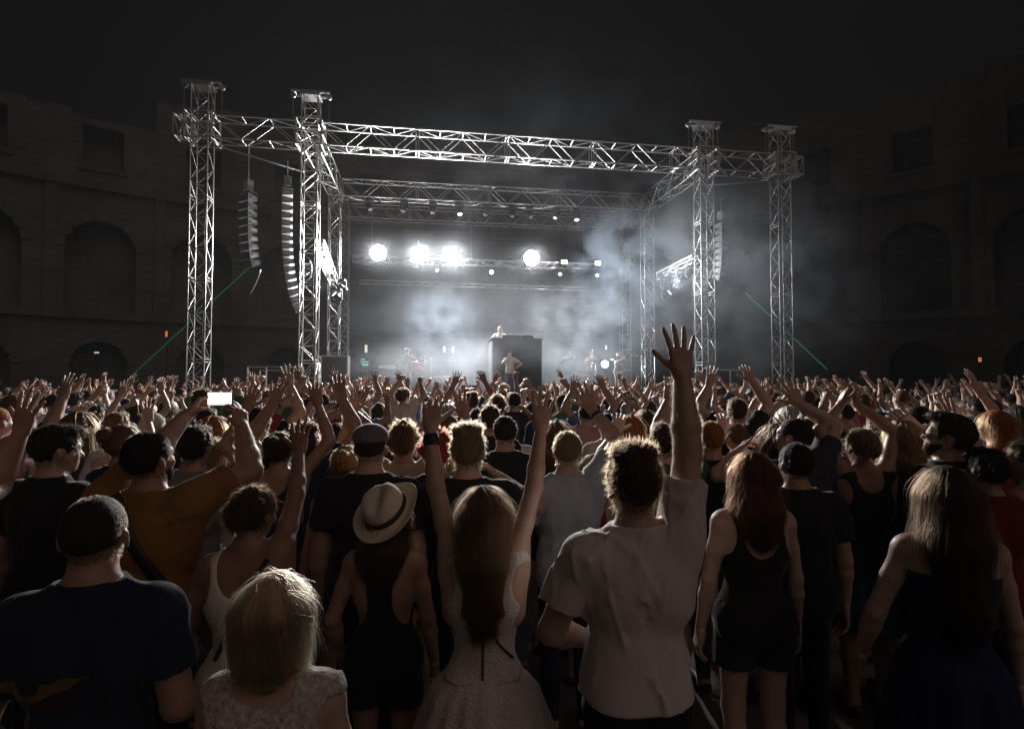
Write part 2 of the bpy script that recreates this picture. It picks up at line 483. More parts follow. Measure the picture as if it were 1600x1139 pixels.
BEAM_Z = 10.00                     # middle of the roof trusses
def tower(u, v, top, label, w=.50, joined=False, head=True, sleeve=True):
    base = SF(u, v, 0)
    root = truss('truss_tower', label, base + Vector((0, 0, .12)), SF(u, v, top), w, w, SU, .50, .023, .0115, 'tower', 'aluminium towers that carry the stage roof', joined, frames=5)
    mb = MB().box((0, 0, -.02), (1.3, 1.3, .10)); mb.build('base_plate', M_ALU_DULL, root)
    P = [SU * (.12 + .02 * math.sin(k * 1.7 + u)) + SV * (.05 * math.sin(k * 1.1)) + Vector((0, 0, .2 + k * .7)) for k in range(int((top - .4) / .7))]
    MB().tube(P, .022, 5).build('cable_bundle', M_BLACK, root, True)
    if sleeve:                     # the sleeve block that climbs the tower and holds the beams
        s = w / 2 + .14
        for i, j in ((-1, -1), (1, -1), (1, 1), (-1, 1)):
            rod('sleeve_post', base + SU * (s * i) + SV * (s * j) + Vector((0, 0, BEAM_Z - .42)), base + SU * (s * i) + SV * (s * j) + Vector((0, 0, BEAM_Z + .42)), .026, root)
        for z in (-.42, 0.0, .42):
            for (i, j), (k, l) in (((-1, -1), (1, -1)), ((1, -1), (1, 1)), ((1, 1), (-1, 1)), ((-1, 1), (-1, -1))):
                rod('sleeve_bar', base + SU * (s * i) + SV * (s * j) + Vector((0, 0, BEAM_Z + z)), base + SU * (s * k) + SV * (s * l) + Vector((0, 0, BEAM_Z + z)), .022, root)
        for (i, j), (k, l) in (((-1, -1), (1, -1)), ((1, -1), (1, 1)), ((1, 1), (-1, 1)), ((-1, 1), (-1, -1))):
            rod('sleeve_brace', base + SU * (s * i) + SV * (s * j) + Vector((0, 0, BEAM_Z - .42)), base + SU * (s * k) + SV * (s * l) + Vector((0, 0, BEAM_Z)), .014, root)
        for k in range(8):
            a = k * math.pi / 4
            MB().disc(SU * (s * math.copysign(1, math.cos(a + .2))) + SV * (s * math.copysign(1, math.sin(a + .2))) + Vector((0, 0, BEAM_Z - .12 + .3 * (k > 3) - .36)), SU if k % 2 else SV, .07, .05, 12).build('guide_roller', M_ALU_DULL, root)
    if head:                       # the head block: two crossbars, pulleys and the hoist chains
        for e in (-.16, .16):
            rod('crossbar', SF(u - .60, v + e, top + .10), SF(u + .60, v + e, top + .10), .05, root)
        for e in (-.5, .5):
            rod('crossbar_tie', SF(u + e, v - .2, top + .10), SF(u + e, v + .2, top + .10), .035, root)
        mb = MB().box((0, 0, 0), (.62, .5, .10), Matrix.Rotation(STAGE_ROT, 3, 'Z'))
        o = mb.build('head_plate', M_ALU_DULL, root); o.location = SF(u, v, top) - root.location
        for e in (-.56, .56):
            MB().disc(SF(u + e, v, top + .02) - root.location, SV, .09, .05, 14).build('pulley', M_ALU_DULL, root)
            rod('hoist_chain', SF(u + e, v, top), SF(u + e, v, BEAM_Z + .4), .008, root)
    return root
FRONT_U = [-10.0, -6.72, 6.95, 10.0]
tower(-10.0, 0, 11.35, 'outer left tower of bright lattice, tallest in the picture')
tower(-6.72, 0, 11.30, 'inner left front tower between the two left speaker columns')
tower(6.95, 0, 11.30, 'inner right front tower beside the right speaker column')
tower(10.0, 0, 11.35, 'outer right tower standing alone at the right end of the rig')
tower(-6.75, 4.9, 10.3, 'left tower of the middle row under the second roof truss', .44, head=False, sleeve=False)
tower(6.80, 4.8, 10.3, 'right tower of the middle row, half veiled by smoke', .44, head=False, sleeve=False)
tower(-6.75, 7.5, 10.0, 'left tower of the rear row behind the flood lights', .42, True, False, False)
tower(6.75, 7.5, 10.0, 'right tower of the rear row, faint in the smoke', .42, True, False, False)

ROOF = 'roof trusses of the stage'
sd = SV
truss('roof_truss', 'long front roof truss spanning between the two inner front towers', SF(-6.35, 0, BEAM_Z), SF(6.58, 0, BEAM_Z), .55, .72, sd, .78, .025, .014, group=ROOF)
truss('roof_truss', 'short left wing truss between the two left front towers', SF(-9.6, 0, BEAM_Z), SF(-7.1, 0, BEAM_Z), .55, .72, sd, .78, .025, .014, group=ROOF)
truss('roof_truss', 'short right wing truss between the two right front towers', SF(7.33, 0, BEAM_Z), SF(9.62, 0, BEAM_Z), .55, .72, sd, .78, .025, .014, group=ROOF)
truss('roof_truss', 'truss stub sticking out beyond the outer left tower', SF(-10.75, 0, BEAM_Z), SF(-10.4, 0, BEAM_Z), .55, .66, sd, .35, .028, .016, group=ROOF)
truss('roof_truss', 'truss stub sticking out beyond the outer right tower', SF(10.4, 0, BEAM_Z), SF(10.75, 0, BEAM_Z), .55, .66, sd, .35, .028, .016, group=ROOF)
truss('roof_truss', 'second roof truss across the stage, with lamps hung under it', SF(-6.45, 4.9, BEAM_Z), SF(6.5, 4.8, BEAM_Z), .5, .70, sd, .74, .024, .013, group=ROOF)
truss('roof_truss', 'left side roof truss running back from the inner front tower', SF(-6.72, .36, BEAM_Z), SF(-6.74, 4.6, BEAM_Z), .5, .72, SU, .70, .024, .013, group=ROOF)
truss('roof_truss', 'right side roof truss running back from the inner front tower', SF(6.93, .36, BEAM_Z), SF(6.82, 4.5, BEAM_Z), .5, .72, SU, .70, .024, .013, group=ROOF)
truss('roof_truss', 'faint rear roof truss behind the second one', SF(-6.5, 7.5, BEAM_Z - .15), SF(6.5, 7.5, BEAM_Z - .15), .5, .62, sd, .7, .026, .015, group=ROOF, joined=True)
truss('roof_truss', 'left side truss between middle and rear towers', SF(-6.75, 5.2, BEAM_Z - .1), SF(-6.75, 7.2, BEAM_Z - .1), .45, .6, SU, .65, .026, .015, group=ROOF, joined=True)
truss('roof_truss', 'right side truss between middle and rear towers', SF(6.78, 5.1, BEAM_Z - .1), SF(6.75, 7.2, BEAM_Z - .1), .45, .6, SU, .65, .026, .015, group=ROOF, joined=True)
LX0, LX1, LV, LZ = -6.2, 5.1, 6.3, 7.40
truss('lighting_truss', 'thin truss across the stage that carries the four flood lights', SF(LX0, LV, LZ), SF(LX1, LV, LZ), .26, .26, sd, .40, .018, .008, joined=True)
truss('lighting_truss', 'low dim pipe truss below the flood lights', SF(-6.0, 7.2, 6.55), SF(4.4, 7.2, 6.50), .16, .16, sd, .5, .016, .007, joined=True)
for u, l in ((-5.4, 'left'), (-1.0, 'middle'), (4.3, 'right')):
    mb = MB().tube([SF(u, LV, LZ + .1) - SF(u, LV, LZ), SF(u, LV + .1, BEAM_Z - .3) - SF(u, LV, LZ)], .009, 5)
    o = mb.build('hanging_chain', M_ALU_DULL, loc=SF(u, LV, LZ)); props(o, f'{l} chain that hangs the flood light truss from the roof', 'chain')
# cables that sag along the roof trusses
def cable_run(u0, u1, v, z, label, n, sag, seed):
    r = random.Random(seed); a = SF(u0, v, z); P = []
    for i in range(n):
        s_ = sag * r.uniform(.5, 1.3)
        for k in range(6):
            t_ = k / 6
            P.append(SF(u0 + (u1 - u0) * (i + t_) / n, v, z - s_ * 4 * t_ * (1 - t_)) - a)
    P.append(SF(u1, v, z) - a)
    o = MB().tube(P, .016, 5).build('sagging_cable', M_BLACK, None, True, loc=a); props(o, label, 'cable', 'black cables along the trusses')
cable_run(-6.3, 6.4, -.29, BEAM_Z - .37, 'black cable sagging in loops under the long front roof truss', 9, .16, 1)
cable_run(-6.3, 6.3, 4.62, BEAM_Z - .37, 'black cable sagging in loops under the second roof truss', 11, .20, 2)
cable_run(-5.9, 4.9, LV - .16, LZ - .14, 'black cable sagging below the flood light truss', 12, .14, 3)
cable_run(-9.6, -7.0, -.29, BEAM_Z - .37, 'black cable sagging under the left wing truss', 2, .22, 4)
cable_run(7.3, 9.7, -.29, BEAM_Z - .37, 'black cable sagging under the right wing truss', 2, .22, 5)
# guys under the wings
for (a, b, l) in ((SF(-9.7, .1, 9.55), SF(-6.95, .1, 8.85), 'thin slanting stay below the left wing truss'), (SF(7.2, .1, 9.20), SF(9.75, .1, 9.50), 'thin slanting stay below the right wing truss')):
    mb = MB().tube([(0, 0, 0), b - a], .024, 6); o = mb.build('stay', M_ALU, loc=a, smooth=True); props(o, l, 'stay')
# short side booms that carry lamps
truss('side_boom', 'overexposed white boom truss between the left towers', SF(-6.55, .6, 6.65), SF(-6.45, 3.0, 5.75), .28, .30, SU, .34, .026, .014, cat='boom')
truss('side_boom', 'short boom truss reaching left from the inner right front tower', SF(6.85, .5, 6.55), SF(6.55, 2.9, 6.35), .28, .30, SU, .34, .022, .011, cat='boom')

# ------------------------------------------------------------------ lamps
def point_lamp(loc, watts, color=(1, .97, .93), radius=.12, parent=None, spot=None, blend=.6, target=None):
    d = bpy.data.lights.new('lamp_light', 'SPOT' if spot else 'POINT')
    d.energy = watts; d.color = color; d.shadow_soft_size = radius
    o = bpy.data.objects.new('lamp_light', d); COL.objects.link(o)
    if spot:
        d.spot_size = math.radians(spot); d.spot_blend = blend
        o.rotation_euler = (Vector(target) - Vector(loc)).to_track_quat('-Z', 'Y').to_euler()
    o.location = loc
    if parent is not None:
        o.parent = parent; o.location = Vector(loc) - parent.location
    return o

def floodlight(u, label, watts=FLOOD_W):
    c = SF(u, LV - .35, LZ + .22)
    root = empty('floodlight', c, label, 'flood light', 'four lit flood lights on the stage truss')
    n = (-SV + Vector((0, 0, -.10))).normalized()
    MB().tube([n * -.26, n * -.10, n * .06, n * .09], [.15, .31, .355, .355], 24).build('housing', M_BLACK, root, True)
    MB().tube([n * .092, n * .10], [.335, .335], 24).build('lens', M_LAMP, root)
    for s in (-1, 1):
        MB().tube([SU * (s * .38) + n * -.02, SU * (s * .38) + Vector((0, 0, .34)), Vector((0, 0, .36))], .016, 6).build('yoke_arm', M_BLACK, root)
    point_lamp(c + n * .34, watts, (1, .975, .94), .16, root, 136, 1.0, c + n * 12 + Vector((0, 0, -3.2)))
    return root
for px, l in ((590, 'flood light at the left end of the lit row'), (655, 'second lit flood light from the left'), (705, 'third lit flood light from the left'), (830, 'lit flood light apart on the right of the row')):
    # where that pixel column crosses the truss
    k = (px - 800) / FPX
    u = (k * (SO.y + SV.y * (LV - .35)) - SO.x - SV.x * (LV - .35)) / (SU.x - k * SU.y)
    floodlight(u, l)

def moving_head(c, label, lit=0, watts=0, group='small lamps hung from the trusses', aim=(0, -1, -.5), lens=None):
    root = empty('moving_head_light', c, label, 'stage lamp', group)
    MB().box((0, 0, .02), (.26, .22, .10)).build('base', M_BLACK, root)
    for s in (-1, 1):
        MB().box((s * .15, 0, -.16), (.03, .10, .30)).build('yoke_arm', M_BLACK, root)
    d = Vector(aim).normalized(); h = Vector((0, 0, -.26))
    MB().tube([h - d * .17, h - d * .12, h + d * .12, h + d * .17], [.08, .115, .105, .10], 14).build('head', M_BLACK, root, True)
    MB().tube([h + d * .171, h + d * .18], [.085, .085], 14).build('lens', lens or (M_LAMP2 if lit else M_LAMP_OFF), root)
    if watts:
        point_lamp(Vector(c) + h + d * .3, watts, (.97, .98, 1), .06, root, 150, .5, Vector(c) + h + d * 5)
    return root
def u_at(px, v):
    k = (px - 800) / FPX
    return (k * (SO.y + SV.y * v) - SO.x - SV.x * v) / (SU.x - k * SU.y)
i = 0
for px, lit in ((575, 0), (630, 0), (675, 0), (717, 1), (760, 0), (800, 0), (828, 0), (870, 0), (902, 1), (930, 0)):
    i += 1
    nm = ['leftmost dark lamp', 'second dark lamp from the left', 'third dark lamp from the left', 'small lit lamp left of centre', 'dark lamp just right of the left lit one', 'dark lamp above the DJ', 'dark lamp just right of the DJ', 'dark lamp left of the right lit one', 'small lit lamp on the right', 'rightmost dark lamp'][i - 1]
    moving_head(SF(u_at(px, 4.85), 4.85, BEAM_Z - .43), nm + ' under the second roof truss', lit, TOP_W if lit else 0, aim=(.2 * math.sin(i * 2.1), -.25, -1) if lit else (.5 * math.sin(i * 2.1), -.4, -1))
for px, py, lit, nm in ((882, 403, 1, 'lit square lamp right of the flood lights'), (935, 403, 1, 'lit square lamp at the right end of the flood light truss')):
    c = SF(u_at(px, LV - .2), LV - .2, LZ + .14)
    r_ = empty('square_blinder', c, nm, 'stage lamp', 'square lamps on the flood light truss')
    MB().box((0, .06, 0), (.30, .12, .22)).build('housing', M_BLACK, r_)
    for k in (-1, 1):
        MB().box((k * .065, -.004, 0), (.11, .012, .17)).build('lens', M_LAMP2, r_)
    MB().tube([(0, .1, -.1), (0, .15, -.24)], .02, 6).build('bracket', M_BLACK, r_)
for px, v, z, nm in ((768, LV - .1, LZ - .16, 'small lit lamp below the flood light truss, middle'), (683, LV - .1, LZ - .16, 'small lit lamp below the flood light truss, left'), (933, LV - .1, LZ - .16, 'small lit lamp below the flood light truss, right'), (875, LV - .1, LZ - .16, 'small dim lamp below the square lamps')):
    moving_head(SF(u_at(px, v), v, z), nm, 1, 0, aim=(0, -1, -.15), lens=M_LAMP2 if px in (768,) else M_SCREEN2)
# lamp on the stage floor
c = at(945, 569, 25.0)
fl = empty('floor_lamp', c, 'bright bluish lamp low on the stage among the brass players', 'stage lamp')
MB().tube([(0, .14, 0), (0, 0, 0), (0, -.02, 0)], [.08, .17, .175], 18).build('housing', M_BLACK, fl, True)
MB().tube([(0, -.021, 0), (0, -.03, 0)], [.165, .165], 18).build('lens', M_LAMP_COOL, fl)
MB().tube([(0, .05, -.15), (0, .05, 1.5 - c.z)], .02, 6).build('stand', M_BLACK, fl)
point_lamp(c + Vector((0, -.25, 0)), FLOOR_W, (.85, .93, 1), .1, fl, 170, .3, c + Vector((0, -5, 0)))
# lamps clamped to the left boom: they burn the boom white
for k, (du, v, z, w) in enumerate(((-.55, 1.2, 6.1, 0), (.40, 2.6, 5.75, 0), (.1, 3.2, 5.35, 0))):
    moving_head(SF(-6.5 + du, v, z), ['lamp left under the white boom', 'lamp right under the white boom', 'lamp at the low end of the white boom'][k], 0, 0, group='lamps on the side booms', aim=(.8, .3, -.6))
for k in range(4):
    v = .8 + k * .55
    moving_head(SF(6.80 - .09 * k, v, 6.33 - .04 * k), 'lamp under the right boom, ' + ['beside the tower', 'second from the tower', 'third from the tower', 'at the free end'][k], 0, 0, group='lamps on the side booms', aim=(-.5, .4, -.8))
SIDE_LAMPS()

# ------------------------------------------------------------------ line arrays
CAB = None
def line_array(u, v, ztop, n, label, curve, yaw, w=.50, hgt=.25, d=.34, tail=False):
    root = empty('line_array', SF(u, v, ztop), label, 'speaker column', 'hanging line array speakers')
    global CAB
    if CAB is None:
        def cab():
            mb = MB()
            a, b, t = w / 2, d / 2, hgt / 2
            mb.add([(-a, -b, -t), (a, -b, -t), (-a * .92, b, -t * .55), (a * .92, b, -t * .55), (-a, -b, t), (a, -b, t), (-a * .92, b, t * .55), (a * .92, b, t * .55)], [[0, 2, 3, 1], [4, 5, 7, 6], [0, 1, 5, 4], [2, 6, 7, 3], [0, 4, 6, 2], [1, 3, 7, 5]])
            return mb
        CAB = (cab().mesh('cabinet'), MB().box((0, -d / 2 - .008, 0), (w * .95, .014, hgt * .86)).mesh('grille'), MB().box((-w / 2 - .008, 0, 0), (.014, d * .5, hgt * .35)).mesh('side_plate'), MB().box((w / 2 + .008, 0, 0), (.014, d * .5, hgt * .35)).mesh('side_plate'))
        for m_, mm in zip(CAB, (M_SPK, M_GRILLE, M_ALU_DULL, M_ALU_DULL)): m_.materials.append(mm)
    pos = Vector((0, 0, -.30)); ang = 0.0
    Rz = Matrix.Rotation(STAGE_ROT + math.radians(yaw), 3, 'Z')
    mb = MB().box((0, 0, -.12), (w, d, .06), Rz); mb.build('bumper_frame', M_BLACK, root)
    MB().box((0, 0, .14), (.22, .22, .34), Rz).build('hoist_motor', M_SPK, root)
    MB().tube([(0, 0, .3), (0, 0, BEAM_Z - .36 - ztop)], .012, 6).build('chain', M_ALU_DULL, root)
    for k in range(n):
        ang += math.radians(curve * (k / n) ** 1.6)
        R = Rz @ Matrix.Rotation(ang, 3, 'X')
        o = link('cabinet', CAB[0], None, root, pos); o.rotation_euler = R.to_euler()
        for m_, nm in ((CAB[1], 'grille'), (CAB[2], 'side_plate'), (CAB[3], 'side_plate')):
            link(nm, m_, None, o)
        pos = pos + R @ Vector((0, 0, -hgt - .012))
    if tail:
        P = [pos + Rz @ Vector((0, .1 + .0 * t, 0)) + Rz @ Vector((-.50 * t ** 1.5, .15, -.75 * t + .1)) for t in np.linspace(0, 1, 9)]
        MB().tube(P, .022, 6).build('cable_tail', M_ALU_DULL, root, True)
    return root
line_array(-8.72, .35, 8.25, 9, 'short speaker column hanging below the left wing truss', 5.5, -38, tail=True)
line_array(-7.72, 1.2, 8.75, 16, 'long speaker column beside the inner left front tower', 4.2, -77)
line_array(7.45, 1.3, 8.35, 20, 'long speaker column just right of the inner right front tower', 4.6, -28)
line_array(9.0, 2.4, 8.7, 9, 'dim speaker column deep in the smoke behind the right wing', 5.0, 30)

# ------------------------------------------------------------------ stage platform and what stands on it
DECK = 1.50
def platform():
    root = empty('stage_platform', SF(0, 4, 0), 'black stage platform behind the front row of the audience', 'stage')
    Rz = Matrix.Rotation(STAGE_ROT, 3, 'Z')
    for i in range(8):
        for j in range(4):
            MB().box(SU * (-7 + i * 2.0) + SV * (-3.2 + j * 2.4) + Vector((0, 0, DECK - .06)), (1.99, 2.39, .12), Rz).build('deck_panel', M_DECK, root)
    MB().box(SV * -4.42 + Vector((0, 0, .70)), (16.0, .03, 1.38), Rz).build('front_skirt', M_CLOTHBLK, root)
    for s in (-1, 1):
        MB().box(SU * (s * 8.02) + Vector((0, 0, .70)), (.03, 8.8, 1.38), Rz).build('side_skirt', M_CLOTHBLK, root)
platform()
RZ = Matrix.Rotation(STAGE_ROT, 3, 'Z')
def riser():
    c = SF(u_at(804, 1.8), 1.8, DECK)
    root = empty('dj_riser', c, 'tall black draped riser in the middle of the stage', 'riser')
    H = at(809, 532, c.y).z - DECK
    MB().box((0, 0, H / 2), (1.82, 1.2, H), RZ).build('drape', M_CLOTHBLK, root)
    MB().box((0, 0, H + .02), (1.88, 1.26, .05), RZ).build('table_top', M_BLACK, root)
    return root, c, H
_, RC, RH = riser()
for k, (du, nm) in enumerate(((-.25, 'left turntable on the riser'), (.45, 'right turntable on the riser'))):
    t = empty('turntable', RC + SU * du + Vector((0, -.35, RH + .05)), nm, 'turntable', 'DJ gear on the riser')
    MB().box((0, 0, .05), (.44, .36, .10), RZ).build('plinth', M_BLACK, t)
    MB().disc((-.04, 0, .115), (0, 0, 1), .15, .02, 20).build('platter', M_ALU_DULL, t)
    MB().tube([(.16, .12, .13), (.15, -.05, .14), (.08, -.09, .13)], .01, 6).build('tone_arm', M_ALU, t)
t = empty('mixer', RC + SU * .10 + Vector((0, -.35, RH + .05)), 'DJ mixer between the two turntables', 'mixer', 'DJ gear on the riser')
MB().box((0, 0, .05), (.2, .34, .10), RZ).build('body', M_BLACK, t)
for k in range(3): MB().disc((-.05 + .05 * k, 0, .115), (0, 0, 1), .014, .03, 8).build('knob', M_ALU_DULL, t)

def drum_kit():
    c = at(648, 592, 23.6); c.z = DECK
    root = empty('drum_kit', c, 'red drum kit with cymbals on the left of the stage', 'drum kit')
    MB().tube([(0, -.22, .5), (0, .22, .5)], .28, 22).build('bass_drum', M_DRUM, root, True)
    MB().disc((0, -.235, .5), (0, 1, 0), .265, .012, 22).build('bass_drum_head', M_SPK, root)
    for x, y, z, r, h in ((-.22, -.05, 1.05, .16, .22), (.2, -.05, 1.05, .17, .24), (.62, .25, .62, .2, .4), (-.55, .25, .78, .18, .14)):
        MB().tube([(x, y, z - h / 2), (x, y, z + h / 2)], r, 18).build('tom_drum', M_DRUM, root, True)
    for x, y, z, r in ((-.75, .0, 1.45, .24), (.72, -.02, 1.52, .26), (-.45, .1, 1.62, .2), (.42, .12, 1.65, .21)):
        cy = MB().tube([(x, y, z - .02), (x, y, z - .005), (x, y, z + .02)], [r, r * .96, .03], 20).build('cymbal', M_BRASS, root, True)
        MB().tube([(0, 0, 0), (x * .02, .05, -z)], .012, 6).build('stand', M_ALU, cy, loc=(x, y, z))
    return c
DRUM_C = drum_kit()

def mic_stand(c, label, h=1.5):
    root = empty('microphone_stand', c, label, 'microphone stand', 'microphone stands on the stage')
    MB().tube([(0, 0, .02), (0, 0, h * .8)], .012, 6).build('pole', M_BLACK, root)
    MB().tube([(0, 0, h * .8), (.0, .22, h)], .010, 6).build('boom', M_BLACK, root)
    MB().ball((0, .25, h + .01), .035, 8).build('microphone', M_ALU_DULL, root)
    MB().disc((0, 0, .015), (0, 0, 1), .14, .025, 14).build('foot', M_BLACK, root)
def set_z(p, z): return Vector((p.x, p.y, z))
mic_stand(set_z(at(625, 590, 22.0), DECK), 'microphone stand in front of the guitarist')
mic_stand(set_z(at(958, 590, 24.2), DECK), 'microphone stand beside the trombone player')

def wedge(px, v, label):
    c = SF(u_at(px, v), v, DECK)
    o = empty('monitor_wedge', c, label, 'monitor speaker', 'monitor wedges along the stage front', STAGE_ROT)
    mb = MB().add([(-.32, -.25, 0), (.32, -.25, 0), (-.32, .25, 0), (.32, .25, 0), (-.32, -.22, .40), (.32, -.22, .40), (-.32, .22, .12), (.32, .22, .12)], [[0, 2, 3, 1], [4, 5, 7, 6], [0, 1, 5, 4], [2, 6, 7, 3], [0, 4, 6, 2], [1, 3, 7, 5]])
    mb.build('cabinet', M_BLACK, o)
    MB().box((0, .01, .275), (.56, .42, .012), Matrix.Rotation(math.radians(-32.5), 3, 'X')).build('grille', M_GRILLE, o)
for px, l in ((610, 'monitor wedge in front of the guitarist'), (735, 'monitor wedge left of the singer'), (845, 'monitor wedge right of the singer'), (940, 'monitor wedge in front of the brass players')):
    wedge(px, .15, l)
def amp(px, v, h, label):
    c = SF(u_at(px, v), v, DECK)
    o = empty('amplifier', c, label, 'amplifier', 'amplifiers at the back of the stage', STAGE_ROT)
    MB().box((0, 0, h / 2), (.76, .36, h)).build('cabinet', M_BLACK, o)
    MB().box((0, -.188, h * .42), (.70, .014, h * .72)).build('grille', M_GRILLE, o)
    MB().box((0, -.190, h * .90), (.70, .018, h * .12)).build('control_panel', M_ALU_DULL, o)
    MB().tube([(-.12, 0, h), (-.1, 0, h + .04), (.1, 0, h + .04), (.12, 0, h)], .012, 6).build('handle', M_BLACK, o)
amp(605, 5.0, 1.25, 'tall bass amplifier left of the drums'); amp(690, 4.6, .8, 'small amplifier right of the drums'); amp(905, 4.8, .9, 'small amplifier behind the trumpet player')
# small lit screens and consoles on stage
for px, py, d, m, w, h, nm in ((572, 545, 25.5, M_WARM, .12, .36, 'small warm lit sign high behind the cyan console'), (694, 546, 26, M_SCREEN2, .12, .30, 'left of two small pale screens behind the drums'), (708, 546, 26, M_SCREEN2, .10, .30, 'right of two small pale screens behind the drums'), (947, 543, 27, M_SCREEN2, .08, .22, 'small pale screen behind the brass players')):
    c = at(px, py, d)
    o = empty('lit_screen', c, nm, 'screen', 'small lit screens at the back of the stage')
    MB().box((0, .02, 0), (w + .05, .03, h + .05)).build('case', M_BLACK, o)
    MB().box((0, 0, 0), (w, .01, h)).build('screen', m, o)
    MB().tube([(0, .03, -h / 2), (0, .03, DECK - c.z)], .02, 6).build('stand', M_BLACK, o)
c = at(570, 566, 23.5)
o = empty('keyboard_rig', c, 'keyboard rig with cyan glowing lights at the left of the stage', 'keyboard')
for k, (x, z, w) in enumerate(((-.06, .12, .22), (.02, .02, .42), (.04, -.08, .36), (.05, -.14, .30))):
    MB().box((x, 0, z), (w, .2, .035)).build('keyboard_panel', M_BLACK, o)
    MB().box((x, -.105, z), (w * .8, .01, .022)).build('light_strip', M_CYAN, o)
for s in (-1, 1): MB().tube([(s * .12, .06, .12), (s * .2, .06, DECK - c.z)], .018, 6).build('leg', M_BLACK, o)

# side stage decks: railings, cases and monitor racks
def railing(u0, u1, v, z0, z1, label, n=3):
    root = empty('railing', SF(u0, v, z0), label, 'railing', 'railings of the side decks')
    f = lambda u, z: SF(u, v, z) - SF(u0, v, z0)
    MB().tube([f(u0, z1), f(u1, z1)], .03, 6).build('top_rail', M_ALU, root)
    MB().tube([f(u0, (z0 + z1) / 2), f(u1, (z0 + z1) / 2)], .022, 6).build('middle_rail', M_ALU, root)
    for k in range(n):
        u = u0 + (u1 - u0) * k / (n - 1)
        MB().tube([f(u, 0), f(u, z1)], .03, 6).build('post', M_ALU, root)
def side_deck(u, label):
    o = empty('side_deck', SF(u, 1.8, 0), label, 'platform', 'side decks beside the stage')
    MB().box((0, 0, 1.0), (2.4, 3.2, .12), RZ).build('deck', M_DECK, o)
    for a in (-1.1, 1.1):
        for b in (-1.5, 1.5):
            MB().tube([SU * a + SV * b, SU * a + SV * b + Vector((0, 0, .95))], .04, 6).build('leg', M_ALU_DULL, o)
side_deck(-9.25, 'black deck left of the stage with road cases on it'); side_deck(9.25, 'black deck right of the stage')
railing(-8.65, -6.95, .3, 1.06, 2.50, 'pale railing in front of the left side deck', 4)
railing(-8.45, -7.7, .9, 1.06, 2.40, 'short railing behind the first on the left side deck', 2)
railing(7.4, 8.9, .4, 1.06, 2.45, 'dim railing on the right side deck', 3)
def road_case(u, v, z, w, d, h, label):
    o = empty('road_case', SF(u, v, z), label, 'road case', 'equipment cases on the side decks')
    MB().box((0, 0, h / 2), (w, d, h), RZ).build('body', M_BLACK, o)
    for z_ in (.02, h - .02): MB().box((0, 0, z_), (w + .02, d + .02, .035), RZ).build('edge_trim', M_ALU, o)
    for s in (-1, 1): MB().box(SU * (s * w / 2) + Vector((0, 0, h / 2)), (.04, d + .024, h - .08), RZ).build('corner_trim', M_ALU, o)
road_case(-7.55, 1.3, 1.06, .8, .6, 1.0, 'black road case with metal edges behind the left railing')
road_case(-8.5, 1.7, 1.06, .9, .6, .8, 'low road case at the outer side of the left deck')
road_case(-6.2, 2.0, DECK, .9, .5, 1.45, 'tall equipment rack beside the stage hand, left of the stage')
road_case(8.6, 1.7, 1.06, .9, .6, .9, 'road case on the right side deck')
road_case(7.9, 2.2, 1.06, .7, .6, 1.1, 'taller road case on the right side deck beside the tower')

# ------------------------------------------------------------------ lasers and far lamps
for (a, b, l) in ((at(394, 414, 27), at(200, 592, 19.5), 'faint green laser beam slanting down behind the outer left tower'), (at(1165, 458, 22.0), at(1292, 577, 20.8), 'faint green laser beam slanting down behind the outer right tower')):
    o = MB().tube([(0, 0, 0), b - a], [.045, .022] if 'left' in l else [.030, .016], 8).build('laser_beam', M_LASER if 'left' in l else M_LASER2, None, True, loc=a); props(o, l, 'laser beam')
def wall_lamp(px, py, d, label, m, w, h):
    c = at(px, py, d)
    o = empty('wall_lamp', c, label, 'lamp', 'small lamps along the ruin')
    MB().box((0, .05, 0), (w + .1, .08, h + .1)).build('case', M_BLACK, o)
    MB().box((0, 0, 0), (w, .03, h)).build('glass', m, o)
    MB().tube([(0, .1, 0), (0, .1, -c.z)], .04, 6).build('post', M_BLACK, o)
wall_lamp(260, 522, 38, 'orange lamp glowing near the left arches', M_ORANGE, .15, .40)
wall_lamp(1531, 562, 33, 'orange lamp glowing far right above the crowd', M_ORANGE, .18, .26)
wall_lamp(151, 551, 34, 'small pale lamp inside a left arch', M_SCREEN2, .3, .10)

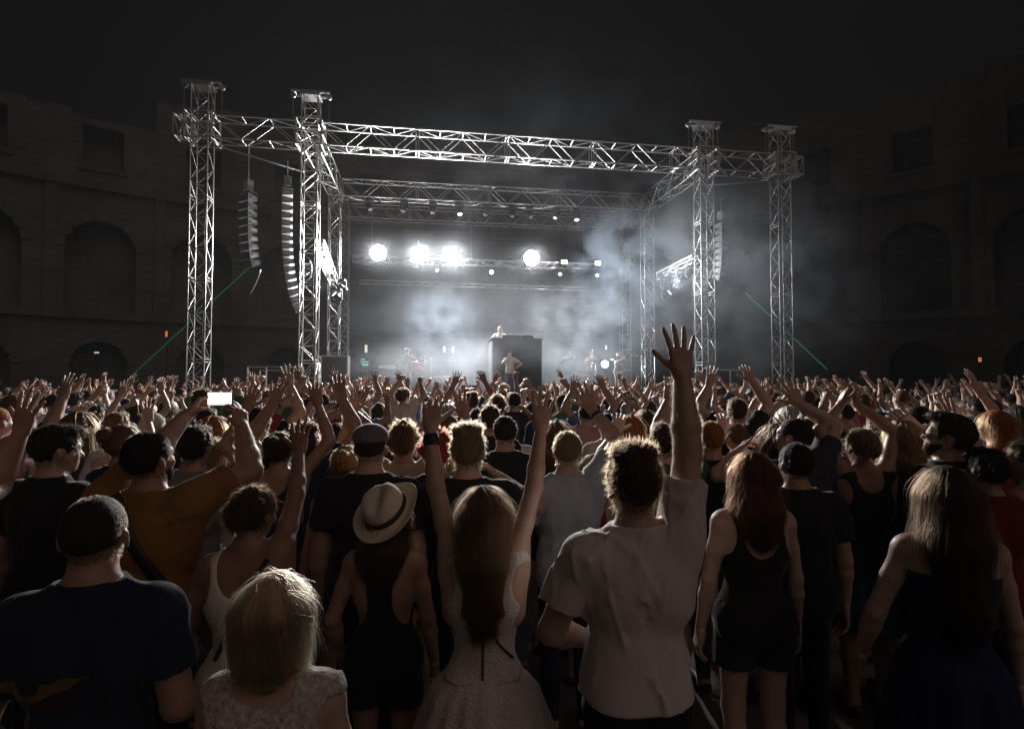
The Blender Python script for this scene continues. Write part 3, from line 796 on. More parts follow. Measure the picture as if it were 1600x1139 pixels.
# ------------------------------------------------------------------ smoke
def smoke(name, label, c, r, dens, color, seed, scale=.5, thr=.46, soft=.25, yaw=STAGE_ROT, power=1.0):
    """an uneven rounded cloud with a soft, noise-torn density"""
    mb = MB().ball((0, 0, 0), 1.0, 16)
    me = mb.mesh(name, True)
    m = bpy.data.materials.new(name); m.use_nodes = True
    t = m.node_tree
    for n in list(t.nodes): t.nodes.remove(n)
    out = t.nodes.new('ShaderNodeOutputMaterial'); pv = t.nodes.new('ShaderNodeVolumePrincipled')
    pv.inputs['Color'].default_value = (*color, 1); pv.inputs['Anisotropy'].default_value = .25
    tc = t.nodes.new('ShaderNodeTexCoord')
    mp = t.nodes.new('ShaderNodeMapping'); mp.inputs['Location'].default_value = (seed * 3.7, seed * 1.3, seed * .7); mp.inputs['Scale'].default_value = (r[0], r[1], r[2])
    t.links.new(tc.outputs['Object'], mp.inputs['Vector'])
    nz = t.nodes.new('ShaderNodeTexNoise'); nz.inputs['Scale'].default_value = scale; nz.inputs['Detail'].default_value = 6; nz.inputs['Roughness'].default_value = .58; nz.inputs['Distortion'].default_value = .5
    t.links.new(mp.outputs['Vector'], nz.inputs['Vector'])
    mr = t.nodes.new('ShaderNodeMapRange'); mr.interpolation_type = 'SMOOTHSTEP'
    mr.inputs['From Min'].default_value = thr - soft / 2; mr.inputs['From Max'].default_value = thr + soft / 2
    t.links.new(nz.outputs['Fac'], mr.inputs['Value'])
    ln = t.nodes.new('ShaderNodeVectorMath'); ln.operation = 'LENGTH'; t.links.new(tc.outputs['Object'], ln.inputs[0])
    fo = t.nodes.new('ShaderNodeMapRange'); fo.interpolation_type = 'SMOOTHSTEP'
    fo.inputs['From Min'].default_value = .98; fo.inputs['From Max'].default_value = .15
    t.links.new(ln.outputs['Value'], fo.inputs['Value'])
    mu = t.nodes.new('ShaderNodeMath'); mu.operation = 'MULTIPLY'; t.links.new(mr.outputs[0], mu.inputs[0]); t.links.new(fo.outputs[0], mu.inputs[1])
    m2 = t.nodes.new('ShaderNodeMath'); m2.operation = 'MULTIPLY'; m2.inputs[1].default_value = dens; t.links.new(mu.outputs[0], m2.inputs[0])
    t.links.new(m2.outputs[0], pv.inputs['Density'])
    t.links.new(pv.outputs[0], out.inputs['Volume'])
    m.cycles.volume_sampling = 'MULTIPLE_IMPORTANCE'
    me.materials.append(m)
    o = link(name, me, None, None, c); o.scale = r; o.rotation_euler = (0, 0, yaw)
    props(o, label, kind='stuff')
    return o
for a in SMOKES: smoke('stage_smoke', *a)

def haze():
    mb = MB().box((0, 10, 13.5), (332, 332, 29))
    me = mb.mesh('haze')
    m = bpy.data.materials.new('haze'); m.use_nodes = True
    t = m.node_tree
    for n in list(t.nodes): t.nodes.remove(n)
    out = t.nodes.new('ShaderNodeOutputMaterial'); pv = t.nodes.new('ShaderNodeVolumePrincipled')
    pv.inputs['Color'].default_value = (.93, .95, 1, 1); pv.inputs['Density'].default_value = HAZE_D; pv.inputs['Anisotropy'].default_value = .3
    t.links.new(pv.outputs[0], out.inputs['Volume'])
    me.materials.append(m)
    o = link('haze', me); props(o, 'thin smoky haze hanging in the night air', kind='stuff')
if HAZE_D: haze()
# ------------------------------------------------------------------ bodies: signed distance fields turned into meshes
A_ = lambda *v: np.array(v, dtype=np.float64)

def rot(yaw=0, pitch=0, roll=0):
    return np.array((Matrix.Rotation(math.radians(yaw), 3, 'Z') @ Matrix.Rotation(math.radians(pitch), 3, 'X') @ Matrix.Rotation(math.radians(roll), 3, 'Y')))

def rc(a, b, r1, r2, k=0.03, cap=None):
    return dict(t='rc', a=np.asarray(a, float), b=np.asarray(b, float), r1=r1, r2=r2, k=k, cap=cap)
def el(c, r, k=0.03, R=None):
    return dict(t='el', c=np.asarray(c, float), r=np.asarray(r, float), k=k, R=R)

def inflate(prims, d):
    out = []
    for p in prims:
        q = dict(p)
        if p['t'] == 'rc':
            q['r1'] = p['r1'] + d; q['r2'] = p['r2'] + d
        else:
            q['r'] = p['r'] + d
        out.append(q)
    return out

def xform(prims, Rm, piv, off=(0, 0, 0)):
    out = []
    f = lambda v: Rm @ (v - piv) + piv + np.asarray(off)
    for p in prims:
        q = dict(p)
        if p['t'] == 'rc':
            q['a'] = f(p['a']); q['b'] = f(p['b'])
        else:
            q['c'] = f(p['c']); q['R'] = Rm if p['R'] is None else Rm @ p['R']
        out.append(q)
    return out

def prim_box(p):
    if p['t'] == 'rc':
        lo = np.minimum(p['a'] - p['r1'], p['b'] - p['r2']); hi = np.maximum(p['a'] + p['r1'], p['b'] + p['r2'])
        r = max(p['r1'], p['r2'])
        lo = np.minimum(p['a'], p['b']) - r; hi = np.maximum(p['a'], p['b']) + r
    else:
        r = p['r'] if p['R'] is None else np.full(3, p['r'].max())
        lo, hi = p['c'] - r, p['c'] + r
    return lo, hi

def prim_d(p, X, Y, Z):
    if p['t'] == 'rc':
        ba = p['b'] - p['a']; L2 = ba @ ba + 1e-12
        x, y, z = X - p['a'][0], Y - p['a'][1], Z - p['a'][2]
        t = np.clip((x * ba[0] + y * ba[1] + z * ba[2]) / L2, 0, 1)
        d = np.sqrt((x - t * ba[0]) ** 2 + (y - t * ba[1]) ** 2 + (z - t * ba[2]) ** 2) - (p['r1'] + (p['r2'] - p['r1']) * t)
        if p['cap'] is not None:
            q, n = p['cap']
            d = np.maximum(d, (X - q[0]) * n[0] + (Y - q[1]) * n[1] + (Z - q[2]) * n[2])
        return d
    x, y, z = X - p['c'][0], Y - p['c'][1], Z - p['c'][2]
    if p['R'] is not None:
        R = p['R']
        x, y, z = R[0, 0] * x + R[1, 0] * y + R[2, 0] * z, R[0, 1] * x + R[1, 1] * y + R[2, 1] * z, R[0, 2] * x + R[1, 2] * y + R[2, 2] * z
    r = p['r']
    k0 = np.sqrt((x / r[0]) ** 2 + (y / r[1]) ** 2 + (z / r[2]) ** 2)
    k1 = np.sqrt((x / r[0] ** 2) ** 2 + (y / r[1] ** 2) ** 2 + (z / r[2] ** 2) ** 2) + 1e-9
    return k0 * (k0 - 1) / k1

def smin(a, b, k):
    h = np.maximum(k - np.abs(a - b), 0) / k
    return np.minimum(a, b) - h * h * k * 0.25

def eval_pts(prims, P):
    X, Y, Z = P[:, 0], P[:, 1], P[:, 2]
    f = np.full(len(P), 1.0)
    for p in prims:
        f = smin(f, prim_d(p, X, Y, Z), p['k'])
    return f

def grad_pts(prims, P, e=0.003):
    g = np.stack([eval_pts(prims, P + d) - eval_pts(prims, P - d) for d in np.eye(3) * e], 1)
    return g / (np.linalg.norm(g, axis=1, keepdims=True) + 1e-9)

def surface_nets(f, lo, h):
    s = f < 0
    c = np.zeros(tuple(n - 1 for n in f.shape), np.int8)
    for i in (0, 1):
        for j in (0, 1):
            for k in (0, 1):
                c += s[i:f.shape[0] - 1 + i, j:f.shape[1] - 1 + j, k:f.shape[2] - 1 + k]
    I = np.argwhere((c > 0) & (c < 8))
    if not len(I):
        return np.zeros((0, 3)), np.zeros((0, 4), np.int32)
    vals = {}
    for i in (0, 1):
        for j in (0, 1):
            for k in (0, 1):
                vals[(i, j, k)] = f[I[:, 0] + i, I[:, 1] + j, I[:, 2] + k]
    acc = np.zeros((len(I), 3)); cnt = np.zeros(len(I))
    for ax in range(3):
        for u in (0, 1):
            for v in (0, 1):
                a = [0, 0, 0]; b = [0, 0, 0]
                o = [x for x in range(3) if x != ax]
                a[o[0]] = b[o[0]] = u; a[o[1]] = b[o[1]] = v; b[ax] = 1
                fa, fb = vals[tuple(a)], vals[tuple(b)]
                m = (fa < 0) != (fb < 0)
                t = np.where(m, fa / np.where(m, fa - fb, 1), 0)
                pt = np.empty((len(I), 3)); pt[:] = a
                pt[:, ax] = t
                acc[m] += pt[m]; cnt[m] += 1
    V = lo + (I + acc / np.maximum(cnt, 1)[:, None]) * h
    idm = np.full(c.shape, -1, np.int32)
    idm[I[:, 0], I[:, 1], I[:, 2]] = np.arange(len(I))
    Q = []
    for ax in range(3):
        sl0 = [slice(None)] * 3; sl1 = [slice(None)] * 3
        sl0[ax] = slice(0, -1); sl1[ax] = slice(1, None)
        m = s[tuple(sl0)] != s[tuple(sl1)]
        E = np.argwhere(m)
        o1, o2 = (ax + 1) % 3, (ax + 2) % 3
        E = E[(E[:, o1] > 0) & (E[:, o2] > 0) & (E[:, o1] < c.shape[o1]) & (E[:, o2] < c.shape[o2]) & (E[:, ax] < c.shape[ax])]
        def cid(d1, d2):
            e = E.copy(); e[:, o1] -= d1; e[:, o2] -= d2
            return idm[e[:, 0], e[:, 1], e[:, 2]]
        q = np.stack([cid(1, 1), cid(0, 1), cid(0, 0), cid(1, 0)], 1)
        ins = s[E[:, 0], E[:, 1], E[:, 2]]
        q[~ins] = q[~ins][:, ::-1]
        Q.append(q)
    Q = np.concatenate(Q)
    return V, Q[(Q >= 0).all(1)]

def sdf_mesh(prims, h, post=None, pad=0.02):
    bx = [prim_box(p) for p in prims]
    lo = np.min([b[0] for b in bx], 0) - pad - h; hi = np.max([b[1] for b in bx], 0) + pad + h
    n = np.ceil((hi - lo) / h).astype(int) + 1
    xs = [lo[i] + np.arange(n[i]) * h for i in range(3)]
    f = np.full(tuple(n), 0.2, np.float32)
    for p, (a, b) in zip(prims, bx):
        m = p['k'] + 2.5 * h
        i0 = np.maximum(np.floor((a - m - lo) / h).astype(int), 0); i1 = np.minimum(np.ceil((b + m - lo) / h).astype(int) + 1, n)
        sl = tuple(slice(i0[i], i1[i]) for i in range(3))
        d = prim_d(p, xs[0][sl[0]][:, None, None], xs[1][sl[1]][None, :, None], xs[2][sl[2]][None, None, :]).astype(np.float32)
        f[sl] = smin(f[sl], d, p['k'])
    if post is not None:
        f = post(f, xs[0][:, None, None].astype(np.float32), xs[1][None, :, None].astype(np.float32), xs[2][None, None, :].astype(np.float32))
    f[0] = f[-1] = 0.1; f[:, 0] = f[:, -1] = 0.1; f[:, :, 0] = f[:, :, -1] = 0.1
    return surface_nets(f, lo, h)

def folds(seed, amp=0.004, freq=16.0, aniso=(1, 1, 0.45)):
    """A wandering crease field for cloth."""
    r = np.random.default_rng(seed)
    K = r.normal(size=(5, 3)) * np.asarray(aniso) * freq
    W = r.normal(size=(3, 3)) * 5.0
    ph = r.uniform(0, 6.28, 8)
    def g(X, Y, Z):
        w = 0.9 * np.sin(W[0, 0] * X + W[0, 1] * Y + W[0, 2] * Z + ph[5]) + 0.9 * np.sin(W[1, 0] * X + W[1, 2] * Z + ph[6])
        t = 0
        for i in range(5):
            t = t + (1 - np.abs(np.sin(K[i, 0] * X + K[i, 1] * Y + K[i, 2] * Z + ph[i] + w))) ** 3
        return amp * np.minimum(1.25 - t, .25)
    return g

# ---- hands (right hand: wrist at the origin, fingers along +z, palm towards +y, thumb towards -x)
def hand_prims(curl=8, spread=1.0, thumb=1.0, curls=None, slim=1.0):
    P = []
    kx = [-.034, -.0115, .0115, .033]; kz = [.094, .099, .095, .084]; kr = [.0125, .0128, .0122, .011]
    for x, z, r in zip(kx, kz, kr):
        P.append(rc((x * .62, .0, .008), (x, 0, z), .0145, r, .016))
    P.append(rc((-.008, .004, .0), (-.020, .012, .045), .017, .019, .014))
    P.append(rc((0.018, .006, .008), (.026, .008, .06), .015, .013, .014))
    P.append(rc((0, 0, -.06), (0, 0, .012), .025, .023, .02))
    ang = [-11, -2, 7, 19]
    ln = [(.043, .026, .021), (.047, .030, .022), (.044, .028, .021), (.034, .021, .019)]
    for i in range(4):
        c = curl if curls is None else curls[i]
        p = A_(kx[i], 0, kz[i]); a = math.radians(ang[i] * spread); b = 0.0
        for j, L in enumerate(ln[i]):
            b += math.radians(c) * (1.0 if j else 0.8)
            d = A_(math.sin(a) * math.cos(b), math.sin(b), math.cos(a) * math.cos(b))
            q = p + d * L
            r0 = kr[i] * (.86, .76, .68)[j] * slim; r1 = kr[i] * (.78, .69, .58)[j] * slim
            P.append(rc(p, q, r0, r1, .005)); p = q
    t0 = A_(-.020, .006, .026)
    if thumb >= 0.5:
        t1 = t0 + A_(-.030, .010, .028) ; t2 = t1 + A_(-.026, .006, .026) * thumb; t3 = t2 + A_(-.019, -.001, .020)
    else:
        t1 = t0 + A_(-.012, .026, .032); t2 = t1 + A_(.012, .020, .024); t3 = t2 + A_(.020, .006, .014)
    P += [rc(t0, t1, .0165, .0130, .010), rc(t1, t2, .0128, .0108, .005), rc(t2, t3, .0108, .0086, .004)]
    return P

HAND_KIND = dict(open=dict(curl=7, spread=1.15), relaxed=dict(curl=22, spread=.7), fist=dict(curl=78, spread=.3, thumb=0.0),
                 grip=dict(curl=38, spread=.5, thumb=0.0), flat=dict(curl=4, spread=.35), point=dict(curls=[6, 74, 78, 80], spread=.4, thumb=0.0),
                 clawed=dict(curl=32, spread=1.1), horns=dict(curls=[6, 76, 78, 10], spread=.7, thumb=0.0))
_hand_cache = {}
def hand_mesh(kind, h):
    if (kind, h) not in _hand_cache:
        _hand_cache[(kind, h)] = sdf_mesh(hand_prims(**HAND_KIND[kind]), h)
    return _hand_cache[(kind, h)]

def nrm(v):
    v = np.asarray(v, float)
    return v / (np.linalg.norm(v) + 1e-9)

def two_bone(S, W, l1, l2, pole):
    d = W - S; L = np.linalg.norm(d); u = d / (L + 1e-9)
    L = min(L, (l1 + l2) * 0.997); W = S + u * L
    a = (l1 * l1 - l2 * l2 + L * L) / (2 * L)
    hgt = math.sqrt(max(l1 * l1 - a * a, 0))
    pl = np.asarray(pole, float); pl = pl - u * (pl @ u)
    return S + u * a + nrm(pl) * hgt, W

PIV = A_(0, 0.0, 1.53)
def head_prims(sex):
    j = 1.0 if sex == 'm' else 0.92
    P = [el((0, -.012, 1.658), (.077, .098, .092), .02), el((0, .035, 1.60), (.058 * j, .066, .075), .03),
         el((0, .052, 1.556), (.036 * j, .045, .030), .02), rc((0, .088, 1.645), (0, .113, 1.612), .010, .0125, .012),
         rc((-.036, .076, 1.662), (.036, .076, 1.662), .014, .014, .018), el((.045, .062, 1.615), (.022, .022, .02), .02), el((-.045, .062, 1.615), (.022, .022, .02), .02),
         el((0, .094, 1.581), (.022, .010, .006), .006), el((0, .093, 1.571), (.019, .010, .006), .006), el((0, .085, 1.545), (.018, .014, .014), .012)]
    for s in (-1, 1):
        P.append(el((s * .079, -.004, 1.622), (.008, .018, .031), .006, rot(s * 28, 0, s * -8)))
        P.append(el((s * .083, -.012, 1.632), (.006, .013, .018), .004, rot(s * 30, 0, s * -8)))
    return P

def body(spec):
    """spec: sex, arms {'R': dict(W, pole, hand, n), 'L': ...}, head (yaw, pitch, roll), lean -> dict of primitive lists (reference height 1.75 m)"""
    f = spec.get('sex', 'm') == 'f'
    bw = spec.get('build', 1.0)
    B = dict(spec=spec)
    sw = (.158 if f else .185) * (0.5 + 0.5 * bw)
    T = [el((0, .0, 1.27), (.150 * bw if f else .172 * bw, .105 * bw, .20), .05), el((0, 0, 1.07), ((.118 if f else .148) * bw, .098 * bw, .17), .05),
         el((0, -.008, .93), ((.168 if f else .160) * bw, .118 * bw, .13), .05), rc((-sw * .80, -.015, 1.395), (sw * .80, -.015, 1.395), .060, .060, .05),
         el((.075, -.055, 1.30), (.075, .06, .12), .04), el((-.075, -.055, 1.30), (.075, .06, .12), .04)]
    if f:
        T += [el((.07, .088, 1.265), (.062, .058, .062), .04), el((-.07, .088, 1.265), (.062, .058, .062), .04)]
    else:
        T += [el((.08, .06, 1.32), (.08, .05, .08), .04), el((-.08, .06, 1.32), (.08, .05, .08), .04)]
    T += [el((.078, -.060, .905), (.088, .082, .095), .04), el((-.078, -.060, .905), (.088, .082, .095), .04)]
    neck = [rc((-sw * .62, -.028, 1.425), (-.02, -.012, 1.505), .040, .046, .05), rc((sw * .62, -.028, 1.425), (.02, -.012, 1.505), .040, .046, .05),
            rc((0, -.014, 1.43), (0, .004, 1.60), (.050 if f else .060), (.046 if f else .056), .03)]
    B['torso'] = T; B['neck'] = neck
    hy, hp, hr = spec.get('head', (0, 0, 0))
    B['HR'] = rot(hy, hp, hr)
    B['head'] = xform(head_prims('f' if f else 'm'), B['HR'], PIV)
    B['arms'] = {}
    arms_p, deltoid, uppers = [], [], {}
    for side, sg in (('R', 1), ('L', -1)):
        a = spec.get('arms', {}).get(side, {})
        W = np.asarray(a.get('W', (sg * .27, .02, .84)), float)
        S0 = A_(sg * sw, -.015, 1.405)
        up = min(max((W[2] - 1.35) / .5, 0), 1)
        S = S0 + A_(-sg * .025 * up, .0, .065 * up)
        pole = np.asarray(a.get('pole', (sg * .5, -.8, -.1) if up < .3 else (sg * .9, -.15, -.2)), float)
        E, W = two_bone(S, W, .295, .262, pole)
        r = (.044, .037, .039, .025) if f else (.057, .047, .050, .032)
        r = tuple(x * (0.6 + 0.4 * bw) for x in r)
        m1 = S + (E - S) * .45
        ua = [rc(S, m1, r[0], r[0] * .97, .02), rc(m1, E, r[0] * .97, r[1], .015)]
        m2 = E + (W - E) * .30
        fa = [rc(E, m2, r[1], r[2], .02), rc(m2, W, r[2], r[3], .015)]
        dl = [el(S + A_(-sg * .012, 0, -.004), (.060 if f else .071, .058 if f else .068, .066), .04)]
        if up > .2:
            dl.append(rc(S + (E - S) * .15, A_(sg * .115, -.02, 1.24), r[0] * 1.02, .06, .05))
        uppers[side] = (S, E, r)
        B['arms'][side] = dict(S=S, E=E, W=W, ua=ua, fa=fa, dl=dl, a=a, sg=sg, up=up)
        arms_p += ua + fa; deltoid += dl
    B['legs'] = []
    B['thighs'] = []
    st = spec.get('stance', .10)
    for sg in (1, -1):
        hip = A_(sg * .092, -.005, .90); kn = A_(sg * st, .015, .49); an = A_(sg * st, -.025, .085)
        B['thighs'] += [rc(hip, kn, .088 if f else .084, .056, .03)]
        B['legs'] += [rc(kn, kn + (an - kn) * .35 + A_(0, -.012, 0), .054, .055, .03), rc(kn + (an - kn) * .35 + A_(0, -.012, 0), an, .055, .036, .03),
                      rc(an + A_(0, -.02, -.045), an + A_(sg * .02, .15, -.058), .036, .028, .03), rc(an, an + A_(0, 0, -.04), .036, .036, .03)]
    B['skin'] = T + neck + B['head'] + deltoid + arms_p + B['thighs'] + B['legs']
    B['deltoid'] = deltoid
    return B

def body_mesh(B, h, hh):
    V, Q = sdf_mesh(B['skin'], h)
    Vs, Qs = [V], [Q]
    n = len(V)
    for side in ('R', 'L'):
        a = B['arms'][side]; sg = a['sg']; spec = a['a']
        hv, hq = hand_mesh(spec.get('hand', 'relaxed' if a['up'] < .3 else 'open'), hh)
        d = a['W'] - a['E']
        z = nrm(nrm(d) + np.asarray(spec.get('hd', (0, 0, .7) if a['up'] > .3 else (0, 0, 0)), float))
        pn = np.asarray(spec.get('n', (0, 1, 0) if a['up'] > .3 else (-sg, 0, 0)), float)
        y = nrm(pn - z * (pn @ z)); x = np.cross(y, z)
        hv = hv.copy()
        if sg < 0:
            hv[:, 0] *= -1; hq = hq[:, ::-1]
        sc = spec.get('hs', .96 if B['spec'].get('sex') == 'f' else 1.03)
        hv = (hv * sc) @ np.stack([x, y, z]) + a['W']
        a['hm'] = (x, y, z)
        Vs.append(hv); Qs.append(hq + n); n += len(hv)
    return np.concatenate(Vs), np.concatenate(Qs)

def neck_cut(f, X, Y, Z, r=.070, z0=1.455, tilt=.25):
    """opening of a collar round the neck"""
    d = np.sqrt(X ** 2 + (Y + .004) ** 2) - r
    return np.maximum(f, np.minimum(np.maximum(-d, Z * 0 + (z0 - Z) * 1.0), 1)) if False else np.maximum(f, -np.maximum(d, (z0 - tilt * 0 - Z) + tilt * Y))

def garment(B, kind, h, seed=0, amp=.004):
    """Returns V, Q of a garment that follows the body B."""
    g = folds(seed, amp)
    T, neck = B['torso'], B['neck']
    f_ = B['spec'].get('sex') == 'f'
    if kind in ('tshirt', 'longsleeve', 'jacket', 'shirt'):
        infl = {'tshirt': .013, 'longsleeve': .012, 'jacket': .026, 'shirt': .016}[kind]
        P = inflate(T + neck[:2], infl) + inflate(neck[2:], .013) + inflate(B['deltoid'], infl)
        if kind != 'crop':
            P += [rc((0, -.005, 1.2), (0, -.012, .90), .0, .0, .05)]
        P.append(el((0, -.01, .98), ((.165 if not f_ else .162) * B['spec'].get('build', 1) + infl, .118 * B['spec'].get('build', 1) + infl, .22), .06))
        for side in ('R', 'L'):
            a = B['arms'][side]; S, E, W = a['S'], a['E'], a['W']
            r = a['ua'][0]['r1']
            if kind in ('tshirt',):
                e = S + (E - S) * .62
                P.append(rc(S, e + (e - S) * .12, r + infl + .004, r + infl + .012, .03, cap=(e, nrm(E - S))))
            else:
                P += [rc(S, E, r + infl + .004, r + infl, .03)]
                e = E + (W - E) * .93
                P.append(rc(E, e + (W - E) * .06, r + infl, r * .7 + infl, .03, cap=(e, nrm(W - E))))
        zl = B['spec'].get('hem', 0) + {'tshirt': .865, 'longsleeve': .84, 'jacket': .86, 'shirt': .80}[kind]
        def post(f, X, Y, Z):
            f = f + g(X, Y, Z)
            f = np.maximum(f, zl + .012 * np.sin(7 * X + seed) + .02 * Y - Z)
            f = np.maximum(f, -np.maximum(np.sqrt(X ** 2 + (Y + .006) ** 2) - (.068 - max(0, h - .009) * 1.1), 1.476 - .30 * (Y + .07) - Z))
            return np.maximum(f, np.minimum(Z - 1.512, .095 - np.abs(X)))
        return sdf_mesh(P, h, post)
    if kind in ('tank', 'racer', 'cami', 'dresstop', 'crop', 'lowback', 'strapless', 'lace'):
        infl = .010
        P = inflate(T + neck[:2], infl)
        if kind in ('dresstop', 'tank', 'lace'):
            P += inflate(B['deltoid'][:1] + [d for d in B['deltoid'] if d['t'] == 'el'], .004)
        zl = {'crop': 1.08, 'dresstop': .98}.get(kind, .85)
        flare = kind not in ('crop', 'dresstop', 'strapless')
        if flare:
            P += [el((0, -.008, .93), (.188, .142, .17), .06), el((.078, -.060, .905), (.108, .103, .115), .04), el((-.078, -.060, .905), (.108, .103, .115), .04)]
        sx = abs(B['arms']['R']['S'][0])
        def post(f, X, Y, Z):
            f = f + g(X, Y, Z)
            f = np.maximum(f, zl + .01 * np.sin(9 * X + seed) - Z)
            AX = np.abs(X)
            if kind == 'strapless':
                return np.maximum(f, Z - 1.33 - .04 * (Y > 0))
            hole = {'racer': .115, 'cami': .10, 'crop': .085, 'dresstop': .062, 'tank': .060, 'lowback': .075, 'lace': .05}[kind]
            d = np.sqrt(((AX - sx - .035) / .8) ** 2 + ((Z - 1.37) / 1.35) ** 2 + 0 * Y) - hole
            f = np.maximum(f, -d)
            f = np.maximum(f, -np.maximum(np.sqrt(X ** 2 + (Y + .006) ** 2) - .074, 1.44 - Z))
            if kind == 'racer':      # deep side cuts at the back
                d2 = np.sqrt(((AX - .155) / .095) ** 2 + ((Z - 1.26) / .17) ** 2) - 1
                f = np.maximum(f, -np.maximum(d2 * .09, Y + .01))
            if kind in ('cami', 'lowback', 'tank', 'crop', 'lace', 'dresstop'):
                zb = {'cami': .22, 'lowback': .16, 'tank': .10, 'crop': .12, 'lace': .05, 'dresstop': .06}[kind]
                wb = {'cami': .105, 'lowback': .10, 'tank': .085, 'crop': .085, 'lace': .09, 'dresstop': .08}[kind]
                d3 = np.sqrt((X / wb) ** 2 + ((Z - 1.47) / zb) ** 2) - 1
                f = np.maximum(f, -d3 * .08)
            return np.maximum(f, Z - 1.50)
        return sdf_mesh(P, h, post)
    if kind in ('trousers', 'jeans', 'shorts', 'hotpants'):
        zl = {'trousers': .085, 'jeans': .09, 'shorts': .50, 'hotpants': .70}[kind]
        infl = .009
        P = inflate([T[1], T[2]] + T[-2:] + B['thighs'] + ([B['legs'][0], B['legs'][1], B['legs'][4], B['legs'][5]] if zl < .4 else []), infl)
        if kind in ('shorts', 'hotpants'):
            for sg in (1, -1):
                P.append(rc((sg * .093, -.005, .88), (sg * .105, .0, zl - .04), .10, .088 if kind == 'shorts' else .098, .03))
        def post(f, X, Y, Z):
            f = f + g(X, Y, Z) * .8
            return np.maximum(np.maximum(f, zl - Z), Z - 1.0)
        return sdf_mesh(P, h, post)
    if kind in ('skirt', 'flare', 'pencil'):
        z0, z1 = 1.02, {'skirt': .56, 'flare': .50, 'pencil': .50}[kind]
        fl = {'skirt': .10, 'flare': .20, 'pencil': .015}[kind]
        P = [el((0, -.01, .78), (.46, .46, .36), .01)]
        npl = 13 if kind != 'pencil' else 4
        def post(f, X, Y, Z):
            t = np.clip((z0 - Z) / (z0 - z1), 0, 1)
            hipf = np.clip((z0 - Z) / .12, 0, 1); hipf = hipf * hipf * (3 - 2 * hipf)
            a = np.arctan2(Y + .012, X)
            pl = (np.sin(a * npl + 2 * np.sin(a * 3 + seed)) * .6 + np.sin(a * 7 + seed) * .4) * (.003 + (.020 if kind != 'pencil' else .002) * t)
            rx = .128 + .060 * hipf + fl * t + pl; ry = .108 + .042 * hipf + fl * .9 * t + pl
            d = (np.sqrt((X / rx) ** 2 + ((Y + .012) / ry) ** 2) - 1) * .15
            d = d + g(X, Y, Z) * .6
            return np.maximum(np.maximum(d, z1 - Z), Z - z0)
        return sdf_mesh(P, h, post)
    raise ValueError(kind)

# ---- hair
def hair_prims(style, B):
    C = el((0, -.012, 1.660), (.083, .104, .097), .02)
    if style == 'buzz':
        C = el((0, -.012, 1.659), (.0795, .101, .0945), .02)
        return [C]
    if style == 'short':
        return [el((0, -.014, 1.664), (.085, .106, .102), .02), el((0, .055, 1.735), (.05, .05, .028), .03)]
    if style == 'crop':
        return [el((0, -.014, 1.662), (.083, .104, .098), .02)]
    if style == 'quiff':
        return [el((0, -.014, 1.668), (.087, .108, .104), .02), el((0, .04, 1.75), (.055, .065, .034), .03), el((.03, -.02, 1.762), (.045, .06, .025), .03), el((-.035, -.03, 1.758), (.045, .06, .025), .03)]
    if style == 'curly':
        P = [el((0, -.018, 1.672), (.096, .116, .108), .03)]
        r = np.random.default_rng(5)
        for i in range(34):
            t = r.uniform(0, 6.28); z = r.uniform(-.5, 1)
            q = math.sqrt(1 - z * z)
            P.append(el((.094 * q * math.cos(t), -.018 + .114 * q * math.sin(t), 1.672 + .106 * z), (.022, .022, .022), .012))
        return P
    cap = el((0, -.016, 1.664), (.087, .108, .102), .03)
    P = [cap]
    if style in ('bun', 'updo'):
        P = [el((0, -.014, 1.662), (.083, .105, .098), .02)]
        P.append(el((0, -.115, 1.70) if style == 'bun' else (0, -.10, 1.645), (.048, .042, .045) if style == 'bun' else (.058, .045, .06), .012))
        return P
    if style == 'pony':
        P = [el((0, -.014, 1.662), (.083, .105, .098), .02), el((0, -.125, 1.69), (.03, .03, .03), .02), rc((0, -.13, 1.69), (0, -.17, 1.60), .026, .034, .03), rc((0, -.17, 1.60), (0, -.155, 1.38), .034, .014, .03)]
        return P
    if style == 'bob':
        for x, y in ((-.066, .02), (-.070, -.03), (-.052, -.078), (0, -.092), (.052, -.078), (.070, -.03), (.066, .02)):
            P.append(rc((x * .95, y, 1.66), (x * 1.0, y * 1.0 - .002, 1.54), .031, .028, .05))
        return P
    if style in ('long', 'wavy', 'longcurly', 'verylong'):
        zb = {'long': 1.27, 'wavy': 1.38, 'longcurly': 1.38, 'verylong': 1.18}[style]
        w = {'long': .84, 'wavy': .95, 'longcurly': 1.3, 'verylong': .95}[style]
        for x, y in ((-.082, -.01), (-.065, -.07), (-.025, -.10), (.025, -.10), (.065, -.07), (.082, -.01)):
            P.append(rc((x * .9, y, 1.66), (x * 1.08 * w, y * .9 - .035, 1.48), .033, .034, .04))
            P.append(rc((x * 1.08 * w, y * .9 - .035, 1.48), (x * .98 * w, -.125 + abs(x) * .3, zb + abs(x) * .35), .038 * w ** .5, .020, .04))
        return P
    raise ValueError(style)

